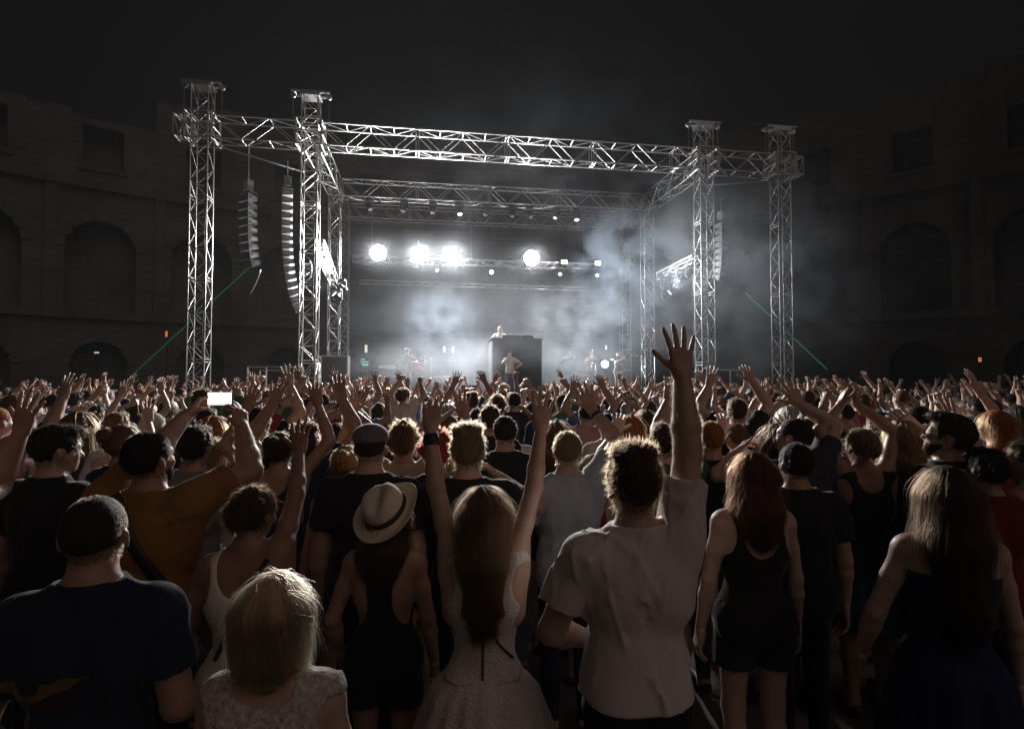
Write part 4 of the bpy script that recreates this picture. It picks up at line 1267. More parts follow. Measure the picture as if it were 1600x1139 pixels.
def hair_mesh(B, style, h, seed=0):
    if style == 'none':
        return None
    P0 = hair_prims(style, B)
    HR = B['HR']
    # hanging lengths follow the neck, not the nod of the head
    P = xform(P0, HR, PIV)
    if style in ('long', 'wavy', 'longcurly', 'verylong'):
        Ry = rot(B['spec'].get('head', (0, 0, 0))[0] * .5)
        P = xform(P0[:1], HR, PIV)
        for q in P0[1:]:
            a = HR @ (q['a'] - PIV) + PIV if q['a'][2] > 1.5 else Ry @ (q['a'] - PIV) + PIV
            b = Ry @ (q['b'] - PIV) + PIV
            q2 = dict(q); q2['a'] = a; q2['b'] = b
            P.append(q2)
    fr = np.random.default_rng(seed)
    ph = fr.uniform(0, 6.28, 6)
    low = {'buzz': 1.600, 'crop': 1.585, 'short': 1.572, 'quiff': 1.58, 'curly': 1.565, 'bun': 1.575, 'updo': 1.57, 'pony': 1.575}.get(style)
    I = HR.T
    def post(f, X, Y, Z):
        x, y, z = X - PIV[0], Y - PIV[1], Z - PIV[2]
        hx = I[0, 0] * x + I[0, 1] * y + I[0, 2] * z + PIV[0]
        hy = I[1, 0] * x + I[1, 1] * y + I[1, 2] * z + PIV[1]
        hz = I[2, 0] * x + I[2, 1] * y + I[2, 2] * z + PIV[2]
        a = np.arctan2(hy + .012, hx)
        amp = {'buzz': .0006, 'crop': .0015, 'curly': .004, 'bob': .0009, 'long': .0014, 'verylong': .0014, 'wavy': .0018, 'quiff': .003}.get(style, .0028)
        f = f + amp * (np.sin(a * 31 + 3 * np.sin(hz * 23 + ph[0]) + ph[1]) + .7 * np.sin(a * 57 + 5 * np.sin(hz * 14 + ph[2])) + .8 * np.sin(hz * (60 if style in ('curly', 'longcurly', 'wavy') else 16) + a * 9 + ph[3]))
        face = np.sqrt((hx / .080) ** 2 + ((hy - .12) / .105) ** 2 + ((hz - 1.60) / (.118 if style != 'buzz' else .125)) ** 2) - 1
        f = np.maximum(f, -face * .08)
        if low is not None:
            f = np.maximum(f, (low + np.where(hy > .0, (hy - .0) * .8, 0) + .02 * np.clip(np.abs(hx) / .08, 0, 1) ** 2) - hz)
            ear = np.sqrt((hy + .0) ** 2 / .028 ** 2 + (hz - 1.615) ** 2 / .036 ** 2) - 1
            f = np.maximum(f, -np.maximum(ear * .03, .055 - np.abs(hx)))
        if style == 'bob':
            f = np.maximum(f, 1.508 + .014 * np.abs(hy + .05) / .1 + .004 * np.sin(a * 40) - hz)
        return f
    V, Q = sdf_mesh(P, h, post)
    return V, Q, P

def strands(B, style, hm, n, seed=0, length=None, rad=.0006, steps=9, fly=.06):
    """Strand points (n, steps, 3) that flow over the hair mass."""
    V, Q, P = hm
    r = np.random.default_rng(seed)
    idx = r.integers(0, len(Q), n)
    w = r.uniform(0, 1, (n, 2))
    q = V[Q[idx]]
    p = (q[:, 0] * (1 - w[:, :1]) + q[:, 1] * w[:, :1]) * (1 - w[:, 1:]) + (q[:, 3] * (1 - w[:, :1]) + q[:, 2] * w[:, :1]) * w[:, 1:]
    P0 = P
    if style in ('buzz', 'crop', 'short', 'quiff'):            # the hairline thins out down the nape and in front of the ears
        zl = np.sort(p[:, 2])[len(p) // 7]
        m = (p[:, 2] < zl) & (r.uniform(0, 1, n) < .6)
        p[m, 2] -= np.minimum(r.exponential(.011, m.sum()), .04)
        HP = B['head'] + B['neck']
        for _ in range(3):
            p[m] -= grad_pts(HP, p[m]) * (eval_pts(HP, p[m]) - .003)[:, None]
        P = P + B['head'] + B['neck']
    crown = B['HR'] @ (A_(0, -.07, 1.745) - PIV) + PIV
    lng = style in ('long', 'wavy', 'longcurly', 'bob', 'verylong', 'pony')
    L = length or {'buzz': .006, 'crop': .013, 'short': .026, 'quiff': .026, 'curly': .05, 'bun': .04, 'updo': .045}.get(style, .24)
    Ls = L * r.uniform(.45, 1.5, n)
    out = np.empty((n, steps, 3))
    off = np.abs(r.normal(0, .0024 if lng else .0016, n))
    flyers = r.uniform(0, 1, n) < fly
    off = np.where(flyers, np.abs(r.normal(0, .014 if lng else .008, n)) + .002, off)
    jit = r.normal(0, 1, (n, 3))
    step = (Ls / (steps - 1))[:, None]
    cur = p.copy()
    N = grad_pts(P, cur)
    cur -= N * .003
    nc = 260 if n > 6000 else 70
    clump = r.normal(0, 1, (nc, 3))
    cl = clump[r.integers(0, nc, n)]
    for s in range(steps):
        out[:, s] = cur
        N = grad_pts(P, cur)
        if lng:
            g = A_(0, 0, -1.0) + .08 * cl + .05 * jit + np.where(flyers, .18, 0)[:, None] * jit
            if style in ('wavy', 'longcurly'):
                g = g + .55 * np.sin(s * 1.25 + cl[:, :1] * 4) * np.cross(N, A_(0, 0, 1))
            t = g - N * np.sum(g * N, 1, keepdims=True)
            t /= np.linalg.norm(t, axis=1, keepdims=True) + 1e-6
            cur = cur + t * step
            d = eval_pts(P, cur)
            tgt = off * min(1, s / 3)
            cur = cur + N * np.where(d > .011, 0, np.clip(tgt - d, -.004, .006))[:, None] + np.where(d > .011, .0025, 0)[:, None] * cl
        else:
            flow = cur - crown
            flow = flow - N * np.sum(flow * N, 1, keepdims=True)
            flow /= np.linalg.norm(flow, axis=1, keepdims=True) + 1e-6
            lift = {'buzz': 1.3, 'crop': .55, 'short': .32, 'quiff': .24, 'curly': .5, 'bun': .10, 'updo': .12}.get(style, .5)
            dv = flow + N * (lift * (1 - .7 * s / steps)) + .35 * jit * (.35 if style in ('bun', 'updo') else 1) + .25 * cl
            if style == 'curly':
                dv = dv + 1.4 * (np.sin(s * 1.6 + cl[:, :1] * 5) * np.cross(N, flow) + np.cos(s * 1.6 + cl[:, :1] * 5) * N)
            dv /= np.linalg.norm(dv, axis=1, keepdims=True) + 1e-6
            cur = cur + dv * step
    return out

def strand_data(name, pts, rad, scale=1.0):
    n, s, _ = pts.shape
    cu = bpy.data.hair_curves.new(name)
    cu.add_curves([s] * n)
    cu.position_data.foreach_set('vector', (pts * scale).astype(np.float32).ravel())
    prof = np.linspace(1, .35, s, dtype=np.float32)
    cu.points.foreach_set('radius', np.tile(prof * rad, n))
    cu.materials.append(M_HAIR)
    return cu

def ribbon_on(prims, path, width, thick=.004, front=False):
    """A strap laid on the back of a body: path of (x, z) points dropped onto the surface."""
    P = np.array(path, float)
    t = np.linspace(0, len(P) - 1, 28)
    x = np.interp(t, np.arange(len(P)), P[:, 0]); z = np.interp(t, np.arange(len(P)), P[:, 1])
    sg = 1 if front else -1
    def drop(x, z):
        p = np.stack([x, np.full_like(x, sg * .45), z], 1)
        for _ in range(40):
            d = eval_pts(prims, p)
            p[:, 1] -= sg * np.clip(d, -.05, .03) * .8
        return p
    dx = np.gradient(x); dz = np.gradient(z); L = np.sqrt(dx ** 2 + dz ** 2) + 1e-9
    nx, nz = -dz / L, dx / L
    rows = []
    for s in (-1, 0, 1):
        rows.append(drop(x + nx * width / 2 * s, z + nz * width / 2 * s))
    top = [r + A_(0, sg * thick, 0) for r in rows]
    base = [r - A_(0, sg * .004, 0) for r in rows]
    n = len(x)
    ring = [base[0], top[0], top[1], top[2], base[2]]
    V = np.concatenate(ring); Q = []
    m = len(ring)
    for k in range(m):
        k2 = (k + 1) % m
        for i in range(n - 1):
            Q.append([k * n + i, k * n + i + 1, k2 * n + i + 1, k2 * n + i])
    return V, np.array(Q)
# ------------------------------------------------------------------ the people nearest the camera, one by one
SKIN_L, SKIN_M, SKIN_T, SKIN_D = (.58, .39, .30), (.52, .335, .25), (.43, .26, .185), (.30, .17, .115)
BLOND, DKBLOND, BROWN, DKBROWN, BLACK, GINGER, RED, GREY = (.55, .34, .13), (.30, .18, .075), (.13, .070, .035), (.055, .032, .020), (.022, .016, .013), (.30, .11, .035), (.30, .045, .03), (.32, .30, .28)
SHOES = mat('dark_shoe', (.04, .035, .035), .6)

HERO_BODIES = []
def person(px, py, depth, label, sex='m', arms=None, yaw=0, head=(0, 0, 0), hair='short', haircol=DKBROWN, top=('tshirt', M_CLOTH, (.03, .03, .035)),
           bottom=('trousers', M_CLOTH, (.025, .025, .035)), skin=SKIN_M, build=1.0, h=None, nstr=2500, amp=.006, seed=None, hairtop=.014, top_name='shirt', bottom_name=None, srad=.0006, eyes=False, group=None, slen=None, stance=.10, hem=0.0, lean=0.0):
    seed = seed if seed is not None else int(abs(px) * 7 + py)
    p0 = at(px, py, depth)
    H = p0.z - hairtop
    s = H / 1.75
    R = Matrix.Rotation(math.radians(yaw), 3, 'Z')
    root = Vector((p0.x, p0.y, 0))
    if lean:
        root.x -= math.tan(math.radians(lean)) * H
    h = h or (.008 if depth < 2.0 else .010 if depth < 2.7 else .012)
    toloc = lambda w: np.array(R.transposed() @ (Vector(w) - root)) / s
    spec = dict(sex=sex, hem=hem, head=head, build=build, stance=stance, arms={})
    for k, a in (arms or {}).items():
        a = dict(a)
        if 'px' in a:
            a['W'] = toloc(at(*a['px']))
        if 'nw' in a:
            a['n'] = np.array(R.transposed() @ Vector(a['nw']))
        spec['arms'][k] = a
    B = body(spec)
    V, Q = body_mesh(B, h, .0042 if depth < 2.6 else .0055)
    o = link('person', mesh_arrays('person', V * s, Q), M_SKIN, None, root, skin)
    o.rotation_euler = (0, math.radians(lean), math.radians(yaw))
    props(o, label, 'person', group or 'people standing at the front of the audience')
    out = dict(o=o, B=B, s=s, R=R, root=root, label=label, toloc=toloc)
    if top:
        V, Q = garment(B, top[0], h * .9, seed, amp)
        if top[0] in ('tshirt', 'shirt', 'longsleeve', 'jacket'):
            t_ = np.linspace(0, 2 * np.pi, 41)[:-1]; cr = [A_(.0695 * math.cos(q), -.006 + .0695 * math.sin(q), 1.478 - .30 * (-.006 + .0695 * math.sin(q) + .07)) * s for q in t_]
            MB().tube(cr + [cr[0]], (.0065 if top[0] == 'tshirt' else .012) * s, 6, False).build('collar', top[1], o, True, top[2])
        out['top'] = link(top_name, mesh_arrays(top_name, V * s, Q), top[1], o, None, top[2])
    if bottom:
        bn = bottom_name or {'trousers': 'trousers', 'jeans': 'jeans', 'shorts': 'shorts', 'hotpants': 'shorts', 'skirt': 'skirt', 'flare': 'skirt', 'pencil': 'skirt'}[bottom[0]]
        V, Q = garment(B, bottom[0], h * 1.1, seed + 1, amp)
        out['bottom'] = link(bn, mesh_arrays(bn, V * s, Q), bottom[1], o, None, bottom[2])
    if hair != 'none':
        hm = hair_mesh(B, hair, min(h * .8, .008), seed)
        lum = sum(haircol) / 3
        hd = link('hair', mesh_arrays('hair', hm[0] * s, hm[1]), M_HAIRB, o, None, tuple(.75 * (.6 * c + .4 * lum) for c in haircol))
        if nstr:
            pts = strands(B, hair, hm, nstr, seed, slen)
            cu = strand_data('loose_hair', pts, srad, s)
            so = bpy.data.objects.new('loose_hair', cu)
            COL.objects.link(so); so.parent = hd; so.color = (*haircol, 1)
            so['kind'] = 'stuff'
        out['hair'] = hd
    if eyes:
        for sg in (1, -1):
            c = B['HR'] @ (A_(sg * .033, .083, 1.628) - PIV) + PIV
            MB().ball(c * s, .0125 * s, 10).build('eye', M_EYE, o, True)
    sh = MB()
    if h >= .01 or True:
        for sg in (1, -1):
            an = A_(sg * stance, -.025, .085)
            V, Q = sdf_mesh([rc(an + A_(0, -.035, -.045), an + A_(sg * .022, .17, -.052), .040, .034, .03)], .012, lambda f, X, Y, Z: np.maximum(f, .003 - Z))
            link('shoe', mesh_arrays('shoe', V * s, Q), SHOES, o)
    HERO_BODIES.append((root.x, root.y))
    return out

def strap(pn, path, width, material=M_LEATHER, name='strap', extra=.016, front=False, color=None):
    pr = inflate(pn['B']['torso'] + pn['B']['neck'][:2] + [d for d in pn['B']['deltoid'] if d['t'] == 'el'], extra)
    V, Q = ribbon_on(pr, path, width, .004, front)
    return link(name, mesh_arrays(name, V * pn['s'], Q), material, pn['o'], None, color)

def wristband(pn, side, t=.90, r=.034, w=.016, material=M_LEATHER, name='wristband'):
    a = pn['B']['arms'][side]
    d = nrm(a['W'] - a['E']); c = a['E'] + (a['W'] - a['E']) * t
    u = nrm(np.cross(d, A_(.3, .5, .8))); v = np.cross(d, u)
    mb = MB(); n = 18
    an = np.arange(n) * 2 * np.pi / n
    ring = np.cos(an)[:, None] * u + np.sin(an)[:, None] * v
    V = np.concatenate([c + ring * r - d * w / 2, c + ring * (r + .004) - d * w / 2, c + ring * (r + .004) + d * w / 2, c + ring * r + d * w / 2]) * pn['s']
    Q = [[k * n + i, k * n + (i + 1) % n, ((k + 1) % 4) * n + (i + 1) % n, ((k + 1) % 4) * n + i] for k in range(4) for i in range(n)]
    mb.add(V, Q)
    return mb.build(name, material, pn['o'], True)

def print_material(name, sock_colors, base_rough=.9):
    """Jersey with a flat print: the mesh carries signed distances of the printed shapes, the material turns them into ink."""
    m = mat(name, (.5, .5, .5), base_rough, objcol=True, bump=.22, bscale=26, sheen=.25, spec=.2)
    t = m.node_tree
    b = t.nodes['Principled BSDF']
    prev = b.inputs['Base Color'].links[0].from_socket
    for attr, colr in sock_colors:
        at_ = t.nodes.new('ShaderNodeAttribute'); at_.attribute_name = attr
        mr = t.nodes.new('ShaderNodeMapRange')
        mr.inputs['From Min'].default_value = .0015; mr.inputs['From Max'].default_value = -.0015
        t.links.new(at_.outputs['Fac'], mr.inputs['Value'])
        mx = t.nodes.new('ShaderNodeMix'); mx.data_type = 'RGBA'
        t.links.new(mr.outputs['Result'], mx.inputs['Factor'])
        t.links.new(prev, mx.inputs[6]); mx.inputs[7].default_value = (*colr, 1)
        prev = mx.outputs[2]
    t.links.new(prev, b.inputs['Base Color'])
    return m

def set_attr(o, name, fn, s):
    me = o.data
    n = len(me.vertices)
    co = np.empty(n * 3, np.float32); me.vertices.foreach_get('co', co); co = co.reshape(-1, 3) / s
    d = fn(co).astype(np.float32)
    d[co[:, 1] > 0] = 1.0
    at_ = me.attributes.new(name, 'FLOAT', 'POINT')
    at_.data.foreach_set('value', d)

# 1  man in the navy T-shirt, lower left
P1_M = print_material('printed_navy_jersey', [('gold_ink', (.15, .10, .04)), ('dark_ink', (.03, .018, .015)), ('red_ink', (.06, .012, .015))])
p1 = person(150, 768, 1.60, 'man with buzzed brown hair in a navy T-shirt with a golden back print', arms={'R': dict(W=(.19, .22, 1.00), pole=(.3, -.8, -.3), hand='fist'), 'L': dict(W=(-.25, .1, .90))},
            hair='buzz', haircol=DKBROWN, skin=SKIN_T, top=('tshirt', P1_M, (.022, .028, .05)), build=.90, nstr=9000, head=(6, 0, 0), yaw=14, srad=.0004)
def wing(co):
    x, z = co[:, 0] + .10, co[:, 2] - 1.27
    lens = np.maximum(np.abs(z + .020 * np.cos(x * 14)) - .026 * np.clip(1 - (np.abs(x) / .155) ** 1.3, 0, 1) - .003 * np.sin(x * 90), np.abs(x) - .15)
    return np.maximum(lens, -(np.sqrt(x ** 2 + (z - .0) ** 2) - .030))
set_attr(p1['top'], 'gold_ink', wing, p1['s'])
set_attr(p1['top'], 'dark_ink', lambda co: np.sqrt((co[:, 0] + .10) ** 2 + (co[:, 2] - 1.27) ** 2) - .022, p1['s'])
set_attr(p1['top'], 'red_ink', lambda co: np.maximum(np.abs(co[:, 2] - 1.21 - .4 * (co[:, 0] + .10) ** 2) - .012, np.abs(np.abs(co[:, 0] + .10) - .062) - .055) + .006 * np.sin(co[:, 0] * 210), p1['s'])

# 2  man in mustard holding a phone up
p2 = person(236, 672, 2.48, 'bearded dark haired man in a mustard T-shirt holding a lit phone up with both hands', arms={
    'L': dict(px=(292, 648, 2.92), pole=(-.2, .2, -1), hand='grip', nw=(.6, .55, .1), hd=(.2, .0, .2)), 'R': dict(px=(378, 668, 2.86), pole=(.9, 0, -.6), hand='grip', nw=(-.75, .45, 0), hd=(-.1, .1, .5))},
    hair='crop', haircol=BLACK, top=('tshirt', M_CLOTH, (.29, .145, .04)), skin=SKIN_T, build=1.22, head=(-16, 4, 0), yaw=2, eyes=True, nstr=4000)
strap(p2, [(-.10, 1.50), (-.03, 1.40), (.08, 1.22), (.17, 1.02)], .045, extra=.020)

# 3  man in black facing right, far left
p3 = person(84, 664, 2.85, 'man in a black T-shirt at the left edge looking down to his right', hair='short', haircol=BLACK, head=(-24, -8, 0), yaw=-12, skin=SKIN_M, eyes=True,
            arms={'R': dict(W=(.22, .20, 1.02), pole=(.3, -.9, -.3), hand='fist'), 'L': dict(W=(-.27, .05, .88))}, top=('tshirt', M_CLOTH, (.018, .018, .02)), build=1.08)
# 4  raised arm at the left edge
p4 = person(-120, 690, 2.3, 'person at the left edge with one bare arm stretched up', arms={'R': dict(px=(32, 676, 2.60), pole=(-.2, -.3, -1), hand='open'), 'L': dict(W=(-.27, .05, .88))}, hair='short', haircol=BROWN, skin=SKIN_T, nstr=1200, top=('tank', M_CLOTH, (.02, .02, .022)), amp=.003)
# 6  woman with pinned-up hair and cream low-back top
p6 = person(392, 757, 2.22, 'woman with pinned up dark hair in a cream low back top, one arm raised', sex='f', arms={'R': dict(px=(470, 692, 2.60), pole=(1, -.2, -.2), hand='open'), 'L': dict(W=(-.25, .12, .92))},
            hair='updo', haircol=(.08, .035, .018), top=('lowback', M_CLOTH, (.74, .68, .58)), bottom=('hotpants', M_DENIM, (.05, .06, .10)), skin=SKIN_D, head=(-14, -6, 4), nstr=4000, top_name='top', build=1.1)
strap(p6, [(.12, 1.47), (.055, 1.36), (-.03, 1.18), (-.12, 1.0)], .020, extra=.016)
# 7  blonde bob, bottom
p7 = person(431, 891, 1.43, 'woman with a straight blonde bob in a white lace top', sex='f', hair='bob', haircol=(.86, .50, .22), top=('lace', M_LACE, (.66, .60, .54)), bottom=('hotpants', M_DENIM, (.08, .10, .16)), skin=SKIN_L, nstr=22000,
            arms={'R': dict(W=(.26, .05, .86)), 'L': dict(W=(-.26, .05, .86))}, top_name='top', srad=.00035, slen=.16, head=(-4, 0, 0), build=1.04)
nk = MB().tube([(.066 * math.cos(t) * p7['s'], (-.012 + .068 * math.sin(t)) * p7['s'], (1.468 + .012 * math.sin(t)) * p7['s']) for t in np.linspace(0, 6.283, 25)], .0035, 6, False)
nk.build('necklace', M_LEATHER, p7['o'], True)
# 8  woman in the straw hat
p8 = person(603, 768, 2.50, 'woman in a tilted straw fedora and black racerback top', sex='f', hair='wavy', haircol=BROWN, top=('racer', M_CLOTH, (.018, .018, .02)), bottom=('hotpants', M_DENIM, (.03, .035, .05)), skin=SKIN_T, nstr=4500,
            arms={'R': dict(W=(.25, .06, .86)), 'L': dict(W=(-.26, .10, .90))}, head=(-10, 4, 14), top_name='top', build=1.08)
# 9  man with cap
p9 = person(579, 661, 2.95, 'man in a grey flat cap and black T-shirt with arms down', hair='buzz', haircol=DKBROWN, top=('tshirt', M_CLOTH, (.025, .018, .028)), build=1.15, head=(0, 2, 2), nstr=1500, skin=SKIN_M)
# 10 blond man, black printed T-shirt
P10_M = print_material('printed_black_jersey', [('white_ink', (.26, .23, .21))])
p10 = person(731, 668, 2.9, 'man with tousled blond hair in a black T-shirt with a pale back print', hair='quiff', haircol=(.22, .135, .06), top=('tshirt', P10_M, (.022, .02, .02)), nstr=4500, srad=.0007,
             arms={'R': dict(W=(.16, .26, 1.46), pole=(.9, .1, -.6), hand='relaxed'), 'L': dict(W=(-.14, .26, 1.45), pole=(-.9, .1, -.6), hand='relaxed')})
set_attr(p10['top'], 'white_ink', lambda co: np.minimum(np.sqrt(((co[:, 0] + .075) / 1.9) ** 2 + (co[:, 2] - 1.245) ** 2) - .022 + .012 * np.sin(co[:, 0] * 60 + 9 * co[:, 2]), np.abs(np.sqrt((co[:, 0]) ** 2 + (co[:, 2] - 1.26) ** 2) - .17) - .0035 + (co[:, 2] > 1.16) * .1), p10['s'])
# 11 woman in the white dress, both arms up
p11 = person(757, 757, 2.2, 'woman in a white knit dress with long straight brown hair and both arms raised', sex='f', arms={
    'L': dict(px=(667, 640, 2.32), pole=(-1, -.2, -.1), hand='clawed', hd=(.25, .1, .5)), 'R': dict(px=(849, 650, 2.32), pole=(1, -.2, -.1), hand='open')},
    hair='long', haircol=(.19, .10, .052), top=('dresstop', M_KNIT, (.72, .66, .63)), bottom=('flare', M_KNIT, (.72, .66, .63)), skin=SKIN_M, nstr=16000, srad=.00042, slen=.30, top_name='dress_top', bottom_name='dress_skirt', amp=.0015, build=1.02)
strap(p11, [(.0, 1.30), (.0, 1.2), (0, 1.1), (0, .95)], .008, extra=.012, name='zipper')
strap(p11, [(.02, 1.24), (.06, 1.14), (.125, 1.05)], .006, extra=.012, name='bag_strap')
wristband(p11, 'L', .80, .032, .05, M_LEATHER, 'studded_cuff')
# 12 man in the pale blue shirt
p12 = person(886, 672, 3.25, 'man with short blond hair in a pale grey blue shirt, right arm raised', arms={'R': dict(px=(925, 640, 3.45), pole=(1, -.1, -.3), hand='open'), 'L': dict(W=(-.27, .14, .95))},
             hair='crop', haircol=DKBLOND, top=('tshirt', M_CLOTH, (.42, .46, .52)), bottom=('jeans', M_DENIM, (.02, .025, .05)), nstr=3000, skin=SKIN_M, srad=.0007)
# 13 man in the white T-shirt, the raised hand
p13 = person(990, 690, 1.95, 'man in a white T-shirt reaching his open right hand high above the crowd', arms={
    'R': dict(px=(1066, 584, 2.06), pole=(1.0, -.25, -.1), hand='open', hd=(-.05, .0, 1.2), hs=1.02), 'L': dict(W=(-.12, .22, 1.02), pole=(-.9, -.5, -.3), hand='relaxed')},
    hair='quiff', haircol=(.085, .048, .024), top=('tshirt', M_CLOTH, (.70, .64, .61)), bottom=('jeans', M_DENIM, (.018, .018, .03)), skin=SKIN_M, nstr=9000, srad=.0005, build=1.0, amp=.008, head=(4, 0, -2), yaw=6, seed=5, hairtop=.04, hem=.085)
# 14 woman in black top
p14 = person(1173, 704, 2.7, 'woman with wavy auburn hair in a black sleeveless top and denim shorts', sex='f', hair='wavy', haircol=(.115, .043, .020), top=('cami', M_CLOTH, (.018, .018, .018)), bottom=('hotpants', M_DENIM, (.03, .04, .07)), skin=SKIN_L, nstr=7000,
             arms={'R': dict(W=(.25, .06, .86)), 'L': dict(W=(-.26, .02, .86))}, top_name='top', build=1.06)
# 15 dark man beside her
p15 = person(1243, 690, 3.0, 'man with dark cropped hair in a black T-shirt, seen from behind, arms down', hair='crop', haircol=BLACK, top=('tshirt', M_CLOTH, (.018, .02, .022)), skin=SKIN_T, nstr=2500, build=1.1)
# 16 balding man with glasses looking left, arm up
p16 = person(1238, 650, 3.45, 'man with shaved hair and glasses looking left, right arm raised', hair='buzz', haircol=DKBROWN, head=(34, 4, 0), yaw=6, arms={'R': dict(px=(1250, 632, 3.55), pole=(1, 0, -.5), hand='open'), 'L': dict(W=(-.2, .3, 1.5), pole=(-1, 0, -.4))},
             top=('tshirt', M_CLOTH, (.05, .055, .07)), skin=SKIN_L, eyes=True, nstr=1500)
# 17 woman with arms over her head, teal skirt
p17 = person(1346, 668, 3.45, 'woman in a navy top and teal skirt with her hands joined above her head', sex='f', hair='updo', haircol=DKBLOND, arms={'R': dict(px=(1340, 632, 3.6), pole=(1, -.1, .2), hand='flat', n=(-1, 0, .2)), 'L': dict(px=(1312, 634, 3.6), pole=(-1, -.1, .1), hand='flat', n=(1, 0, .2))},
             top=('tank', M_CLOTH, (.03, .035, .06)), bottom=('skirt', M_CLOTH, (.012, .09, .10)), skin=SKIN_T, nstr=2500, top_name='top')
# 18 blonde in black jacket and jeans
p18 = person(1408, 655, 3.55, 'woman with long curly blonde hair in a black top and pale jeans', sex='f', hair='longcurly', haircol=(.40, .22, .085), arms={'R': dict(px=(1432, 668, 3.5), pole=(1, -.2, -.4), hand='relaxed'), 'L': dict(W=(-.24, .12, .95))},
             top=('tshirt', M_CLOTH, (.02, .02, .022)), bottom=('jeans', M_DENIM, (.22, .27, .34)), skin=SKIN_L, nstr=4500)
# 19 woman in the navy dress
p19 = person(1476, 727, 2.25, 'woman with very long brown hair in a strapless navy dress', sex='f', hair='verylong', haircol=(.05, .026, .014), arms={'L': dict(W=(-.30, .10, .90), pole=(-.5, -.8, 0)), 'R': dict(W=(.26, .04, .86))},
             top=('strapless', M_CLOTH, (.018, .024, .075)), bottom=('skirt', M_CLOTH, (.018, .024, .075)), skin=SKIN_M, nstr=14000, srad=.00042, top_name='dress_top', bottom_name='dress_skirt', slen=.30, yaw=-14, build=1.06)
# 20 bearded man with sunglasses
p20 = person(1476, 645, 3.15, 'bearded man in sunglasses and dark T-shirt facing left with a hand raised', hair='short', haircol=DKBROWN, head=(36, 8, 0), yaw=16, arms={'R': dict(px=(1492, 668, 3.35), pole=(.5, -.2, -1), hand='open'), 'L': dict(W=(-.25, .1, .9))},
             top=('tshirt', M_CLOTH, (.05, .05, .055)), skin=SKIN_L, nstr=2500)
# 21 woman at the right edge in profile
p21 = person(1606, 683, 3.0, 'woman at the right edge in profile, dusky pink top and dark shorts', sex='f', hair='updo', haircol=BROWN, head=(40, 2, 0), yaw=10, arms={'L': dict(W=(-.24, .14, .92)), 'R': dict(W=(.25, .05, .88))},
             top=('tank', M_CLOTH, (.40, .20, .20)), bottom=('hotpants', M_DENIM, (.02, .02, .035)), skin=SKIN_L, eyes=True, nstr=3000, top_name='top')
# 22 person in red
p22 = person(1540, 700, 2.95, 'person in a dark red T-shirt behind the woman in the navy dress', sex='m', hair='short', haircol=BLACK, top=('tshirt', M_CLOTH, (.16, .018, .02)), skin=SKIN_T, nstr=1200)

def arm_fuzz(pn, side, n=1400):
    a = pn['B']['arms'][side]; P = a['fa'] + a['ua'][1:]
    r = np.random.default_rng(3)
    t = r.uniform(-.15, 1.0, n)[:, None]; p = a['E'] + (a['W'] - a['E']) * t + r.normal(0, .05, (n, 3))
    for _ in range(6):
        p = p - grad_pts(P, p) * eval_pts(P, p)[:, None]
    N = grad_pts(P, p); d = nrm(a['W'] - a['E'])
    st = []
    dv = N * .8 + d * .5 + r.normal(0, .3, (n, 3)); dv /= np.linalg.norm(dv, axis=1, keepdims=True)
    L = r.uniform(.006, .016, n)[:, None]
    for k in range(4):
        st.append(p - N * .001 + dv * L * k / 3 + d * .004 * (k / 3) ** 2)
    cu = strand_data('arm_hair', np.stack(st, 1), .00022, pn['s'])
    o = bpy.data.objects.new('arm_hair', cu); COL.objects.link(o); o.parent = pn['o']; o.color = (.30, .18, .09, 1); o['kind'] = 'stuff'
arm_fuzz(p13, 'R'); arm_fuzz(p2, 'R', 900)
